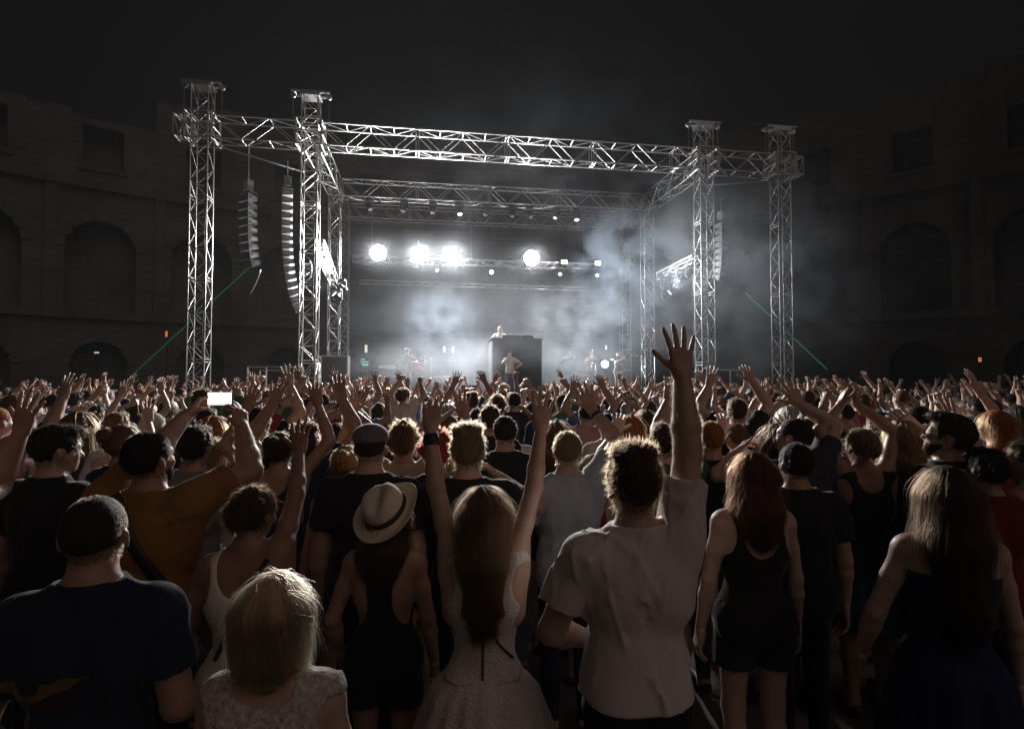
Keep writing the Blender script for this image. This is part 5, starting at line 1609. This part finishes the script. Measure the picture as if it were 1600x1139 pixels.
# ---- things they wear or hold
def hat(pn):
    """straw fedora: one turned surface with a pinched crown, a black band; tilted with the head"""
    B, s = pn['B'], pn['s']
    n = 56
    prof = [(.155, .006, 0), (.150, .0, 0), (.135, -.006, 0), (.118, -.004, 0), (.104, .002, 0), (.097, .012, 0), (.0945, .030, 0), (.091, .055, 0), (.086, .080, .3), (.079, .098, .7), (.066, .109, 1), (.045, .112, 1), (.022, .112, 1), (.002, .112, 1)]
    V = []
    for r, z, w in prof:
        for k in range(n):
            a = 2 * math.pi * k / n
            x, y = math.cos(a), math.sin(a)
            ry = 1.13
            X, Y, Z = r * x, r * ry * y, z
            if r > .1:
                Z += .020 * ((abs(x)) ** 3) * (r - .1) / .055 - .016 * max(y, 0) ** 2 * (r - .1) / .055
            if w:
                Z -= .034 * w * math.exp(-(X / .026) ** 2) * (1 - .5 * max(0, -Y / .1))
                pinch = .022 * w * math.exp(-((abs(X) - .05) / .03) ** 2) * max(0, Y / .1)
                Z -= pinch
                Z += .014 * w * (Y / .1)
            V.append((X, Y, Z))
    Q = [[i * n + k, i * n + (k + 1) % n, (i + 1) * n + (k + 1) % n, (i + 1) * n + k] for i in range(len(prof) - 1) for k in range(n)]
    V = np.array(V)
    M = rot(0, 36, 0) @ rot(0, 0, -20)
    c = B['HR'] @ (A_(-.005, -.050, 1.690) - PIV) + PIV
    V = V * 1.12
    W = (V @ M.T + c) * s
    me = mesh_arrays('straw_hat', W, np.array(Q))
    o = link('straw_hat', me, M_STRAW)
    o.location = pn['o'].location
    md = o.modifiers.new('thickness', 'SOLIDIFY'); md.thickness = .003
    props(o, 'pale straw fedora with a black band on the head of the racerback woman', 'hat')
    n2 = 56
    bv = []
    for z, r in ((.010, .0995), (.034, .0970), (.034, .0940), (.010, .0955)):
        for k in range(n2):
            a = 2 * math.pi * k / n2
            bv.append((r * math.cos(a), r * 1.13 * math.sin(a), z))
    bq = [[i * n2 + k, i * n2 + (k + 1) % n2, ((i + 1) % 4) * n2 + (k + 1) % n2, ((i + 1) % 4) * n2 + k] for i in range(4) for k in range(n2)]
    link('hat_band', mesh_arrays('hat_band', (np.array(bv) * 1.12 @ M.T + c) * s, np.array(bq)), M_LEATHER, o)
    return o
hat(p8)

def flat_cap(pn):
    B, s = pn['B'], pn['s']
    P = [el((0, -.012, 1.695), (.092, .112, .070), .02), el((0, .08, 1.705), (.075, .06, .018), .03)]
    P = xform(P, B['HR'], PIV)
    V, Q = sdf_mesh(P, .009, lambda f, X, Y, Z: np.maximum(f, 1.672 - Z))
    o = link('flat_cap', mesh_arrays('flat_cap', V * s, Q), M_CLOTH, None, pn['o'].location, (.16, .15, .15))
    o.rotation_euler = pn['o'].rotation_euler
    props(o, 'grey flat cap on the man in the black T-shirt', 'cap')
flat_cap(p9)

def phone(c, yaw, label, size=(.150, .075, .009), tilt=0, lit=M_SCREEN, roll=0):
    o = empty('phone', c, label, 'phone', 'phones held up by the audience')
    o.rotation_euler = (math.radians(tilt), math.radians(roll), math.radians(yaw))
    w, hh, t = size
    MB().box((0, 0, 0), (w, t, hh)).build('case', M_BLACK, o)
    MB().box((0, -t / 2 - .0008, 0), (w * .94, .0016, hh * .92)).build('screen', lit, o)
    return o
ph = phone(at(344, 623, 2.97), -3, 'phone with a bright white screen held sideways by the man in mustard', (.142, .074, .009), 0, M_SCREEN)
MB().box((0, -.0066, -.029), (.130, .0012, .007)).build('app_bar', M_SCREEN_PINK, ph)

def glasses(pn, dark=True):
    B, s = pn['B'], pn['s']
    H_ = lambda *v: (B['HR'] @ (A_(*v) - PIV) + PIV) * s
    o = empty('sunglasses' if dark else 'spectacles', pn['o'].location, 'dark sunglasses on the bearded man facing left' if dark else 'thin dark spectacles on the man with shaved hair', 'glasses')
    o.rotation_euler = pn['o'].rotation_euler
    for sg in (1, -1):
        if dark:
            MB().disc(H_(sg * .034, .104, 1.630), B['HR'] @ A_(sg * .15, 1, 0), .021 * s, .003, 16).build('lens', M_GLASSBLK, o)
        else:
            MB().tube([H_(sg * .034 + .022 * math.cos(t), .104, 1.630 + .018 * math.sin(t)) for t in np.linspace(0, 6.283, 15)], .0016, 6, False).build('rim', M_BLACK, o)
        MB().tube([H_(sg * .060, .098, 1.636), H_(sg * .084, .01, 1.636)], .0022, 6).build('temple', M_BLACK, o)
    MB().tube([H_(-.010, .108, 1.634), H_(.010, .108, 1.634)], .0022, 6).build('bridge', M_BLACK, o)
glasses(p20, True); glasses(p16, False)

def beard(pn, color, stub=False):
    B = pn['B']
    P = xform(inflate([el((0, .030, 1.590), (.058, .066, .062), .02), el((0, .055, 1.556), (.040, .046, .032), .02)], .006), B['HR'], PIV)
    I = B['HR'].T
    def post(f, X, Y, Z):
        x, y, z = X - PIV[0], Y - PIV[1], Z - PIV[2]
        hx = I[0, 0] * x + I[0, 1] * y + I[0, 2] * z; hy = I[1, 0] * x + I[1, 1] * y + I[1, 2] * z; hz = I[2, 0] * x + I[2, 1] * y + I[2, 2] * z + PIV[2]
        f = np.maximum(f, hz - 1.588 - .5 * np.clip(.06 - hy, 0, .1))
        f = np.maximum(f, .0 - hy)
        return np.maximum(f, -(np.sqrt((hx / .026) ** 2 + ((hz - 1.577) / .012) ** 2 + ((hy - .09) / .05) ** 2) - 1) * .02)
    V, Q = sdf_mesh(P, .006, post)
    link('beard', mesh_arrays('beard', V * pn['s'], Q), M_HAIRB, pn['o'], None, color)
beard(p20, (.07, .04, .025)); beard(p2, (.02, .015, .012))
wristband(p18, 'R', .80, .030, .014)
wristband(p12, 'R', .84, .036, .022, M_BLACK, 'wristwatch')
# ------------------------------------------------------------------ the crowd: bodies, tops, bottoms and hair built once, then copied
POSES = {
    'both arms up': dict(R=dict(W=(.20, .12, 1.93), hand='relaxed'), L=dict(W=(-.24, .06, 1.90))),
    'arms wide up': dict(R=dict(W=(.40, .14, 1.80)), L=dict(W=(-.38, .12, 1.84))),
    'hands before face': dict(R=dict(W=(.26, .30, 1.66), pole=(1, -.2, -.7)), L=dict(W=(-.26, .28, 1.68), pole=(-1, -.2, -.7), hand='clawed')),
    'right arm up': dict(R=dict(W=(.18, .16, 1.93)), L=dict(W=(-.27, .05, .86))),
    'right fist up': dict(R=dict(W=(.24, .22, 1.86), hand='fist'), L=dict(W=(-.24, .24, 1.05), pole=(-.7, -.7, -.2))),
    'right hand pointing': dict(R=dict(W=(.22, .24, 1.88), hand='point'), L=dict(W=(-.26, .10, .90))),
    'both fists up': dict(R=dict(W=(.25, .12, 1.86), hand='fist'), L=dict(W=(-.22, .16, 1.90), hand='fist')),
    'left arm up': dict(L=dict(W=(-.22, .18, 1.90), hand='horns'), R=dict(W=(.27, .03, .86))),
    'clapping overhead': dict(R=dict(W=(.055, .20, 1.86), pole=(1, -.1, 0), hand='flat', n=(-1, 0, 0)), L=dict(W=(-.055, .20, 1.86), pole=(-1, -.1, 0), hand='flat', n=(1, 0, 0))),
    'phone held up': dict(R=dict(W=(.085, .36, 1.70), pole=(.9, -.1, -.8), hand='grip', n=(-.7, .6, 0)), L=dict(W=(-.085, .36, 1.70), pole=(-.9, -.1, -.8), hand='grip', n=(.7, .6, 0))),
    'arms down': dict(R=dict(W=(.26, .06, .86)), L=dict(W=(-.27, .03, .86))),
    'arms folded': dict(R=dict(W=(-.02, .20, 1.14), pole=(.8, -.6, -.4), hand='fist'), L=dict(W=(.05, .23, 1.20), pole=(-.8, -.6, -.4), hand='fist')),
}
CH, CHH = .0165, .0085
ARCH = {}
def archetype(pose, sex):
    k = (pose, sex)
    if k not in ARCH:
        B = body(dict(sex=sex, arms=POSES[pose], build=1.0))
        V, Q = body_mesh(B, CH, CHH)
        a = dict(B=B, skin=mesh_arrays('person', V, Q), tops={})
        a['skin'].materials.append(M_SKIN)
        ARCH[k] = a
    return ARCH[k]
def arch_top(pose, sex, kind):
    a = archetype(pose, sex)
    if kind not in a['tops']:
        V, Q = garment(a['B'], kind, .015, len(ARCH) * 7 + len(kind), .005)
        me = mesh_arrays('top', V, Q); me.materials.append(M_CLOTH)
        a['tops'][kind] = me
    return a['tops'][kind]
BOTTOMS = {}
def arch_bottom(sex, kind):
    if (sex, kind) not in BOTTOMS:
        V, Q = garment(body(dict(sex=sex)), kind, .018, 3, .005)
        me = mesh_arrays('bottom', V, Q); me.materials.append(M_DENIM if kind in ('jeans', 'hotpants', 'shorts') else M_CLOTH)
        BOTTOMS[(sex, kind)] = me
    return BOTTOMS[(sex, kind)]
HAIRS = {}
def arch_hair(style):
    if style not in HAIRS:
        B = body(dict(sex='m'))
        hm = hair_mesh(B, style, .010, 4)
        me = mesh_arrays('hair', hm[0], hm[1]); me.materials.append(M_HAIRB)
        n = {'buzz': 900, 'crop': 1000}.get(style, 1300)
        cu = strand_data('loose_hair', strands(B, style, hm, n, 9, None, steps=6), .0011)
        HAIRS[style] = (me, cu)
    return HAIRS[style]
_shoe = None
def arch_shoe():
    global _shoe
    if _shoe is None:
        _shoe = []
        for sg in (1, -1):
            an = A_(sg * .1, -.025, .085)
            V, Q = sdf_mesh([rc(an + A_(0, -.035, -.045), an + A_(sg * .022, .17, -.052), .040, .034, .03)], .022, lambda f, X, Y, Z: np.maximum(f, .003 - Z))
            me = mesh_arrays('shoe', V, Q); me.materials.append(SHOES); _shoe.append(me)
    return _shoe

HAIRCOL = {'black': BLACK, 'brown': DKBROWN, 'light brown': BROWN, 'blond': DKBLOND, 'pale blond': BLOND, 'ginger': GINGER, 'red': RED, 'grey': GREY}
TOPCOL = {'black': (.02, .02, .022), 'white': (.60, .57, .55), 'grey': (.22, .22, .23), 'navy': (.025, .035, .08), 'red': (.30, .03, .035), 'green': (.05, .13, .06), 'blue': (.09, .18, .36), 'beige': (.48, .38, .28), 'maroon': (.12, .025, .03), 'pink': (.50, .25, .27), 'striped grey': (.16, .16, .18)}
BOTCOL = [(.02, .02, .025), (.03, .04, .07), (.06, .08, .13), (.10, .09, .08), (.18, .22, .28)]
HSTYLE = {'short': 'short', 'cropped': 'crop', 'shaved': 'buzz', 'curly': 'curly', 'long': 'long', 'wavy': 'wavy', 'ponytailed': 'pony', 'bunned': 'bun', 'tousled': 'quiff'}
used_labels = set()
def zone(px):
    for lim, z in ((150, 'by the left edge'), (400, 'below outer left tower'), (510, 'below inner left tower'), (680, 'before the guitarist'), (860, 'before the DJ riser'), (1010, 'before brass players'), (1150, 'below inner right tower'), (1300, 'below outer right tower')):
        if px < lim: return z
    return 'by the right edge'

def crowd_member(x, y, sex, hs, hc, tk, tc, pose, H, yaw, skin, headyaw=0, bottom=None, label=None, lean=0, group='people in the audience'):
    a = archetype(pose, sex)
    s = H / 1.75
    o = bpy.data.objects.new('person', a['skin']); COL.objects.link(o)
    o.location = (x, y, 0); o.scale = (s, s, s); o.rotation_euler = (math.radians(lean[0]) if lean else 0, math.radians(lean[1]) if lean else 0, math.radians(yaw))
    o.color = (*skin, 1)
    def child(nm, me, col, par=o):
        c = bpy.data.objects.new(nm, me); COL.objects.link(c); c.parent = par; c.color = (*col, 1); return c
    child('shirt' if tk in ('tshirt', 'shirt') else 'jacket' if tk == 'jacket' else 'top', arch_top(pose, sex, tk), TOPCOL[tc])
    bk = bottom or (rng.choice(['jeans', 'trousers', 'shorts']) if sex == 'm' else rng.choice(['jeans', 'hotpants', 'skirt', 'hotpants']))
    child({'jeans': 'jeans', 'hotpants': 'shorts', 'shorts': 'shorts', 'trousers': 'trousers', 'skirt': 'skirt'}[bk], arch_bottom(sex, bk), rng.choice(BOTCOL))
    hm, cu = arch_hair(HSTYLE[hs])
    h = child('hair', hm, HAIRCOL[hc])
    so = child('loose_hair', cu, HAIRCOL[hc], h); so['kind'] = 'stuff'
    for me in arch_shoe(): child('shoe', me, (.05, .05, .05))
    if label is None:
        label = ''
    props(o, label, 'person', group)
    return o

TOPWORD = {'tshirt': 'T-shirt', 'shirt': 'long shirt', 'tank': 'sleeveless top', 'cami': 'strappy top', 'jacket': 'jacket'}
def make_label(px, depth, hs, hc, tk, tc, pose):
    where = zone(px)
    dist = 'far ' if depth > 10.5 else ''
    pw = pose
    return f'{dist}person, {hs} {hc} hair, {tc} {TOPWORD[tk]}, {pw}, {where}'.replace('light brown', 'chestnut')

def random_member(x, y, H=None, fixed=None):
    px = 800 + FPX * x / y
    for _ in range(200):
        sex = rng.choice('mf')
        if sex == 'm':
            hs = rng.choice(['short', 'cropped', 'shaved', 'short', 'curly', 'tousled', 'cropped'])
            tk = rng.choice(['tshirt', 'tshirt', 'tshirt', 'tshirt', 'jacket'])
        else:
            hs = rng.choice(['long', 'wavy', 'ponytailed', 'bunned', 'long'])
            tk = rng.choice(['tank', 'tshirt', 'cami', 'tank', 'jacket'])
        hc = rng.choice(['black', 'brown', 'brown', 'brown', 'brown', 'light brown', 'light brown', 'blond', 'black', 'brown', 'black', 'black', 'ginger', 'grey', 'black', 'brown'])
        tc = rng.choice(['black', 'black', 'white', 'white', 'grey', 'navy', 'red', 'green', 'blue', 'beige', 'maroon', 'pink'])
        up = (.74 if 350 < px < 1180 else .36) * (.25 if y < 6.5 else 1)
        if rng.random() < up:
            pose = rng.choice(['both arms up', 'both arms up', 'arms wide up', 'hands before face', 'right arm up', 'right fist up', 'left arm up', 'clapping overhead', 'both arms up', 'right hand pointing', 'both fists up'])
            if tk == 'jacket': tk = 'tshirt'
        else:
            pose = rng.choice(['arms down', 'arms down', 'arms folded', 'phone held up'] if px > 0 else ['arms down'])
        if pose == 'phone held up' and rng.random() < .5: pose = 'arms down'
        lab = make_label(px, y, hs, hc, tk, tc, pose)
        if lab not in used_labels:
            used_labels.add(lab); break
    H = H or (rng.uniform(1.63, 1.92) if sex == 'm' else rng.uniform(1.52, 1.78))
    skin = rng.choice([SKIN_L, SKIN_M, SKIN_M, SKIN_T, SKIN_T])
    skin = tuple(c * k_ for c, k_ in zip(skin, [rng.uniform(.72, .95)] * 3))
    yw = rng.gauss(0, 14) + (10 if px > 1250 else 0) - (8 if px < 300 else 0)
    o = crowd_member(x, y, sex, hs, hc, tk, tc, pose, H, yw, skin, label=lab, lean=(rng.gauss(-1, 2.5), rng.gauss(0, 2.5)))
    if pose == 'phone held up':
        s = H / 1.75
        Rm = o.rotation_euler.to_matrix()
        c = Vector((x, y, 0)) + Rm @ (Vector((0, .40, 1.775)) * s)
        phone(c, yw, f'phone of the {"far " if y > 10.5 else ""}person, {hs} {hc} hair, {tc} {TOPWORD[tk]}, {zone(px)}'.replace('light brown', 'chestnut'), (.15, .075, .009), 0, M_SCREEN2 if rng.random() < .6 else M_SCREEN)
    return o

# second tier: people the photograph lets one pick out
PLACED = [
    (140, 640, 3.9, 'f', 'long', 'light brown', 'tank', 'white', 'hands before face', 0), (180, 742, 2.75, 'f', 'bunned', 'blond', 'tank', 'beige', 'arms down', 0),
    (330, 648, 4.0, 'f', 'long', 'ginger', 'tshirt', 'black', 'arms down', -18), (338, 676, 3.5, 'f', 'ponytailed', 'blond', 'tshirt', 'white', 'arms down', -10),
    (545, 694, 3.1, 'f', 'bunned', 'blond', 'tank', 'black', 'arms down', 0), (640, 662, 3.7, 'm', 'curly', 'light brown', 'tshirt', 'beige', 'arms wide up', 0),
    (688, 676, 3.35, 'f', 'curly', 'red', 'tshirt', 'black', 'arms down', 0), (704, 645, 4.6, 'm', 'shaved', 'light brown', 'tshirt', 'navy', 'arms down', 0),
    (765, 632, 4.9, 'm', 'short', 'brown', 'tshirt', 'black', 'arms down', 0), (793, 648, 3.9, 'm', 'cropped', 'black', 'tshirt', 'black', 'arms down', 0),
    (862, 655, 4.2, 'f', 'wavy', 'light brown', 'tank', 'black', 'arms down', 0), (993, 646, 4.6, 'f', 'wavy', 'ginger', 'tank', 'green', 'arms down', 8),
    (1040, 660, 3.6, 'm', 'short', 'brown', 'tshirt', 'green', 'hands before face', 0), (1117, 655, 3.7, 'm', 'cropped', 'ginger', 'tshirt', 'black', 'left arm up', 0),
    (1150, 622, 5.6, 'm', 'short', 'brown', 'tshirt', 'black', 'both arms up', 0), (1205, 660, 3.6, 'f', 'wavy', 'brown', 'cami', 'black', 'hands before face', 0),
    (405, 634, 4.6, 'm', 'short', 'black', 'tshirt', 'black', 'right arm up', 0), (440, 672, 3.4, 'f', 'bunned', 'brown', 'tank', 'navy', 'both arms up', 0),
    (490, 664, 3.5, 'm', 'tousled', 'brown', 'tshirt', 'navy', 'both arms up', 0), (250, 640, 4.4, 'm', 'shaved', 'grey', 'tshirt', 'black', 'arms down', 0),
    (1355, 640, 4.9, 'm', 'short', 'brown', 'tshirt', 'pink', 'arms down', 0), (1440, 632, 4.6, 'm', 'cropped', 'black', 'tshirt', 'black', 'arms down', 20), (1560, 640, 4.4, 'f', 'long', 'ginger', 'tank', 'red', 'right arm up', 30),
]
POSES['holding a bottle'] = dict(R=dict(W=(.13, .30, 1.50), pole=(.9, -.1, -.8), hand='fist', n=(-1, .2, 0)), L=dict(W=(-.26, .06, .88)))
PLACED += [(289, 664, 3.25, 'm', 'short', 'black', 'tshirt', 'grey', 'holding a bottle', 0), (1362, 672, 4.1, 'm', 'cropped', 'brown', 'tshirt', 'navy', 'holding a bottle', 16),
           (1538, 618, 6.6, 'm', 'short', 'black', 'tshirt', 'white', 'phone held up', 22), (1500, 622, 7.2, 'f', 'ponytailed', 'brown', 'tshirt', 'pink', 'phone held up', 22), (1450, 615, 8.2, 'm', 'shaved', 'brown', 'tshirt', 'grey', 'phone held up', 16), (132, 612, 8.4, 'm', 'short', 'black', 'tshirt', 'blue', 'phone held up', -16)]
def bottle(c, label):
    o = empty('water_bottle', c, label, 'bottle')
    MB().tube([(0, 0, -.10), (0, 0, -.09), (0, 0, .05), (0, 0, .085), (0, 0, .10)], [.028, .032, .032, .016, .013], 14).build('body', M_PLASTIC, o, True)
    MB().tube([(0, 0, .102), (0, 0, .122)], .016, 12).build('cap', M_BLUECAP, o)
    MB().tube([(0, 0, -.04), (0, 0, .01)], .0328, 14, False).build('paper_band', M_BLUECAP, o, True)
def beer_cup(c, label):
    o = empty('beer_cup', c, label, 'cup')
    MB().tube([(0, 0, -.06), (0, 0, .065)], [.030, .042], 16, False).build('cup_wall', M_PLASTIC, o, True)
    MB().tube([(0, 0, -.058), (0, 0, .040)], [.029, .038], 16).build('beer', M_YELLOW, o, True)
    MB().tube([(0, 0, .0405), (0, 0, .060)], [.038, .040], 16).build('froth', M_SPK, o, True)
M_BLUECAP = mat('blue_plastic', (.05, .22, .45), .4)
TAKEN = list(HERO_BODIES)
for (px, py, d, sex, hs, hc, tk, tc, pose, yw) in PLACED:
    p = at(px, py, d)
    lab = make_label(px, d, hs, hc, tk, tc, pose); used_labels.add(lab)
    Hp = min(max(p.z - .02, 1.5), 1.93)
    o = crowd_member(p.x, d, sex, hs, hc, tk, tc, pose, Hp, yw, rng.choice([SKIN_M, SKIN_L, SKIN_T]), label=lab, lean=(rng.gauss(0, 2), rng.gauss(0, 2)))
    hold = lambda v: Vector((p.x, d, 0)) + o.rotation_euler.to_matrix() @ (Vector(v) * Hp / 1.75)
    if pose == 'holding a bottle':
        (bottle if px < 800 else beer_cup)(hold((.055, .33, 1.60)), 'clear water bottle with a blue cap held up behind the man in mustard' if px < 800 else 'plastic cup of beer held up beside the blonde woman in black')
    if pose == 'phone held up':
        phone(hold((0, .40, 1.775)), yw, f'phone of the {"far " if d > 10.5 else ""}person, {hs} {hc} hair, {tc} {TOPWORD[tk]}, {zone(px)}', (.15, .075, .009), 0, M_SCREEN_ORANGE if px in (1500, 132) else M_SCREEN)
    TAKEN.append((p.x, d))
cand = []
d = 3.5
while d < 18.6:
    half = .97 * d + .3
    x = -half + rng.uniform(0, .5)
    while x < half:
        dx, dy = x + rng.uniform(-.17, .17), d + rng.uniform(-.26, .26)
        px = 800 + FPX * dx / dy
        q = Vector((dx, dy, 0)) - SO
        u, v = q.dot(SU), q.dot(SV)
        keep = .93
        if px > 1250 and dy < 8: keep = .45
        if px < 260 and dy < 6: keep = .7
        if dy > 12 and (px < 250 or px > 1300): keep = .75
        ok = v < -1.4 or (abs(u) > 10.9 and v < 1.5)
        if ok and rng.random() < keep and all((dx - a) ** 2 + (dy - b) ** 2 > .44 ** 2 for a, b in TAKEN):
            cand.append((dy, dx)); TAKEN.append((dx, dy))
        x += .52 + .010 * d
    d += .60 + .009 * d
cand.sort()
N_IND = 310 - 22 - len(PLACED) - 8
for dy, dx in cand[:N_IND]:
    random_member(dx, dy)

# the farthest rows, past what can be picked out: one mass
rest = cand[N_IND:]
def far_crowd():
    G = {}
    def lowres(pose, sex, tk):
        k = (pose, sex, tk)
        if k not in G:
            B = body(dict(sex=sex, arms=POSES[pose]))
            P = [body_mesh(B, .030, .012), garment(B, tk, .030, 1, .004), garment(B, 'trousers', .04, 1, .004)]
            hm = hair_mesh(B, rng.choice(['short', 'long', 'curly', 'crop']), .02, 2)
            P.append((hm[0], hm[1]))
            G[k] = P
        return G[k]
    mats = [M_SKIN_FAR, M_HAIR_FAR] + M_TOPS_FAR
    Vs, Qs, Ms = [], [], []; n = 0
    for dy, dx in rest:
        pose = rng.choice(['both arms up', 'arms wide up', 'hands before face', 'right arm up', 'arms down', 'both arms up', 'clapping overhead', 'both fists up', 'left arm up', 'right hand pointing', 'arms down'])
        P = lowres(pose, *rng.choice([('m', 'tshirt'), ('f', 'tank')]))
        s = rng.uniform(.88, 1.08); a = math.radians(rng.gauss(0, 14))
        R = np.array([[math.cos(a), -math.sin(a), 0], [math.sin(a), math.cos(a), 0], [0, 0, 1]])
        tm = 2 + rng.randrange(len(M_TOPS_FAR))
        for (V, Q), mi in zip(P, (0, tm, 2, 1)):
            Vs.append((V * s) @ R.T + A_(dx, dy, 0)); Qs.append(Q + n); Ms.append(np.full(len(Q), mi, np.int32)); n += len(V)
    if not Vs: return
    me = mesh_arrays('crowd', np.concatenate(Vs), np.concatenate(Qs))
    for m in mats: me.materials.append(m)
    me.polygons.foreach_set('material_index', np.concatenate(Ms)); me.update()
    o = link('crowd', me); props(o, 'the dense far rows of the audience below the stage front', kind='stuff')
M_SKIN_FAR = mat('far_skin', SKIN_M, .5, sheen=.2); M_HAIR_FAR = mat('far_hair', DKBROWN, .5)
M_TOPS_FAR = [mat('far_cloth', c, .9) for c in ((.02, .02, .022), (.55, .53, .5), (.2, .2, .2), (.03, .04, .08), (.25, .04, .04))]
far_crowd()
print('crowd', len(cand), 'individuals', N_IND, 'rest', len(rest))

# ------------------------------------------------------------------ the band
def performer(px, py, d, pose, sex, hs, hc, tk, tc, yaw, label, H=None, z=DECK):
    p = at(px, py, d)
    H = H or min(max(p.z - z, 1.55), 1.9)
    o = crowd_member(p.x, d, sex, hs, hc, tk, tc, pose, H, yaw, SKIN_M, bottom='trousers', label=label, group='performers on the stage')
    o.location.z = z
    return o, p
POSES['playing a guitar'] = dict(R=dict(W=(.10, .22, 1.02), pole=(.9, -.6, -.1), hand='fist'), L=dict(W=(-.42, .26, 1.22), pole=(-.7, -.5, -.6), hand='fist'))
POSES['singing'] = dict(R=dict(W=(.05, .22, 1.44), pole=(.9, -.1, -.7), hand='fist'), L=dict(W=(-.34, .18, 1.15), pole=(-.8, -.4, -.3)))
POSES['blowing a horn'] = dict(R=dict(W=(.10, .34, 1.40), pole=(.9, -.1, -.8), hand='fist'), L=dict(W=(-.04, .24, 1.46), pole=(-.9, -.1, -.8), hand='fist'))
POSES['at the decks'] = dict(R=dict(W=(.22, .36, 1.10), pole=(.9, -.6, -.1)), L=dict(W=(-.18, .36, 1.12), pole=(-.9, -.6, -.1)))
def at_performer(o, local):
    return o.matrix_basis @ Vector(local)
def guitar(o, label, bass=False):
    c = at_performer(o, (.08, .24, 1.05)); e = at_performer(o, (-.62, .28, 1.27))
    g = empty('guitar', c, label, 'guitar', 'guitars on the stage')
    d = (e - c); n = d.cross(Vector((0, 0, 1))).normalized(); L = d.length; d.normalize(); upv = n.cross(d)
    me = MB()
    prof = [(-.24, .0), (-.21, .13), (-.10, .17), (0, .12), (.09, .15), (.17, .11), (.20, .03)]
    out = [(a, b) for a, b in prof] + [(a, -b) for a, b in reversed(prof[1:])]
    k = len(out)
    me.add([d * a + upv * b + n * t for t in (-.022, .022) for a, b in out], [[i, (i + 1) % k, k + (i + 1) % k, k + i] for i in range(k)], [[0, i + 1, i] for i in range(1, k - 1)] + [[k, k + i, k + i + 1] for i in range(1, k - 1)])
    me.build('body', M_GUITAR, g)
    MB().tube([d * .18, d * L], .022, 6).build('neck', M_GUITAR, g)
    MB().box(d * (L + .08), (.16, .03, .07), Matrix((d, n, upv)).transposed()).build('headstock', M_BLACK, g)
o, _ = performer(636, 545, 20.6, 'playing a guitar', 'm', 'short', 'black', 'tshirt', 'black', 172, 'guitarist in black facing the crowd at the left of the stage')
guitar(o, 'dark electric guitar slung on the guitarist at the left')
o, _ = performer(797, 548, 19.2, 'singing', 'm', 'short', 'light brown', 'tshirt', 'white', 175, 'singer in pale clothes holding a microphone, centre stage')
m_ = empty('hand_microphone', at_performer(o, (.03, .27, 1.53)), 'hand microphone at the mouth of the singer', 'microphone')
MB().tube([(0, 0, -.16), (0, 0, .0)], .014, 8).build('handle', M_BLACK, m_); MB().ball((0, 0, .02), .028, 8).build('mesh_head', M_ALU_DULL, m_)
dj, _ = performer(781, 511, 21.3, 'at the decks', 'm', 'short', 'blond', 'tshirt', 'white', 178, 'DJ in a white top behind the decks on the riser', H=1.76, z=at(781, 511, 21.3).z - 1.76)
pl = empty('dj_platform', (dj.location.x, dj.location.y + .1, DECK), 'black platform that the DJ stands on behind the riser', 'platform')
MB().box((0, 0, (dj.location.z - DECK) / 2 - .004), (2.0, 1.2, dj.location.z - DECK - .004), RZ).build('block', M_CLOTHBLK, pl)
MB().box((0, 0, dj.location.z - DECK - .004), (2.02, 1.22, .008), RZ).build('deck', M_DECK, pl)
dr, _ = performer(650, 548, 24.3, 'hands before face', 'm', 'curly', 'brown', 'tshirt', 'red', 180, 'drummer in red behind the drum kit', H=1.7, z=DECK - .1)
o, _ = performer(889, 545, 23.6, 'blowing a horn', 'm', 'short', 'black', 'jacket', 'black', 168, 'trumpet player in a dark jacket right of the riser')
def horn(o, label, L, slide=False, name='trumpet'):
    a = at_performer(o, (0, .14, 1.585)); b = at_performer(o, (.06, .14 + L, 1.50))
    h = empty(name, a, label, name, 'brass instruments on the stage')
    d = b - a; u = d.normalized(); s = u.cross(Vector((0, 0, 1))).normalized()
    MB().tube([(0, 0, 0), d * .75], .012, 8).build('lead_pipe', M_BRASS, h, True)
    MB().tube([d * .55 - s * .06, d * .8 - s * .06, d - s * .06], [.012, .022, .075 if not slide else .11], 14, False).build('bell', M_BRASS, h, True)
    if slide:
        MB().tube([d * .2 + s * .04, d * 1.15 + s * .04, d * 1.15, d * .3], .010, 6).build('slide', M_BRASS, h, True)
    else:
        for k in range(3): MB().tube([d * (.38 + .07 * k) - Vector((0, 0, .07)), d * (.38 + .07 * k) + Vector((0, 0, .06))], .014, 8).build('valve', M_BRASS, h, True)
horn(o, 'brass trumpet of the player in the dark jacket', .50)
o, _ = performer(924, 546, 24.0, 'blowing a horn', 'm', 'short', 'brown', 'tshirt', 'grey', 184, 'saxophone player in grey beside the bright floor lamp')
sx = empty('saxophone', at_performer(o, (.0, .16, 1.55)), 'brass saxophone hanging on the player in grey', 'saxophone', 'brass instruments on the stage')
ax_ = o.matrix_basis.to_3x3()
MB().tube([ax_ @ Vector(p) for p in ((0, 0, 0), (0, .10, .03), (.02, .14, -.1), (.10, .12, -.55), (.14, .16, -.62), (.17, .24, -.58), (.16, .30, -.36))], [.008, .012, .016, .030, .034, .045, .085], 12, False).build('body', M_BRASS, sx, True)
MB().tube([ax_ @ Vector(p) for p in ((.03, .17, -.15), (.10, .16, -.5))], .012, 6).build('key_rod', M_ALU, sx)
o, _ = performer(966, 541, 24.3, 'blowing a horn', 'm', 'cropped', 'black', 'tshirt', 'black', 215, 'trombone player at the right end of the brass section')
horn(o, 'trombone held out by the player at the right end', .85, True, 'trombone')
o, _ = performer(497, 541, 20.4, 'arms down', 'm', 'cropped', 'light brown', 'tshirt', 'white', 100, 'stage hand in white by the inner left tower', z=1.06)
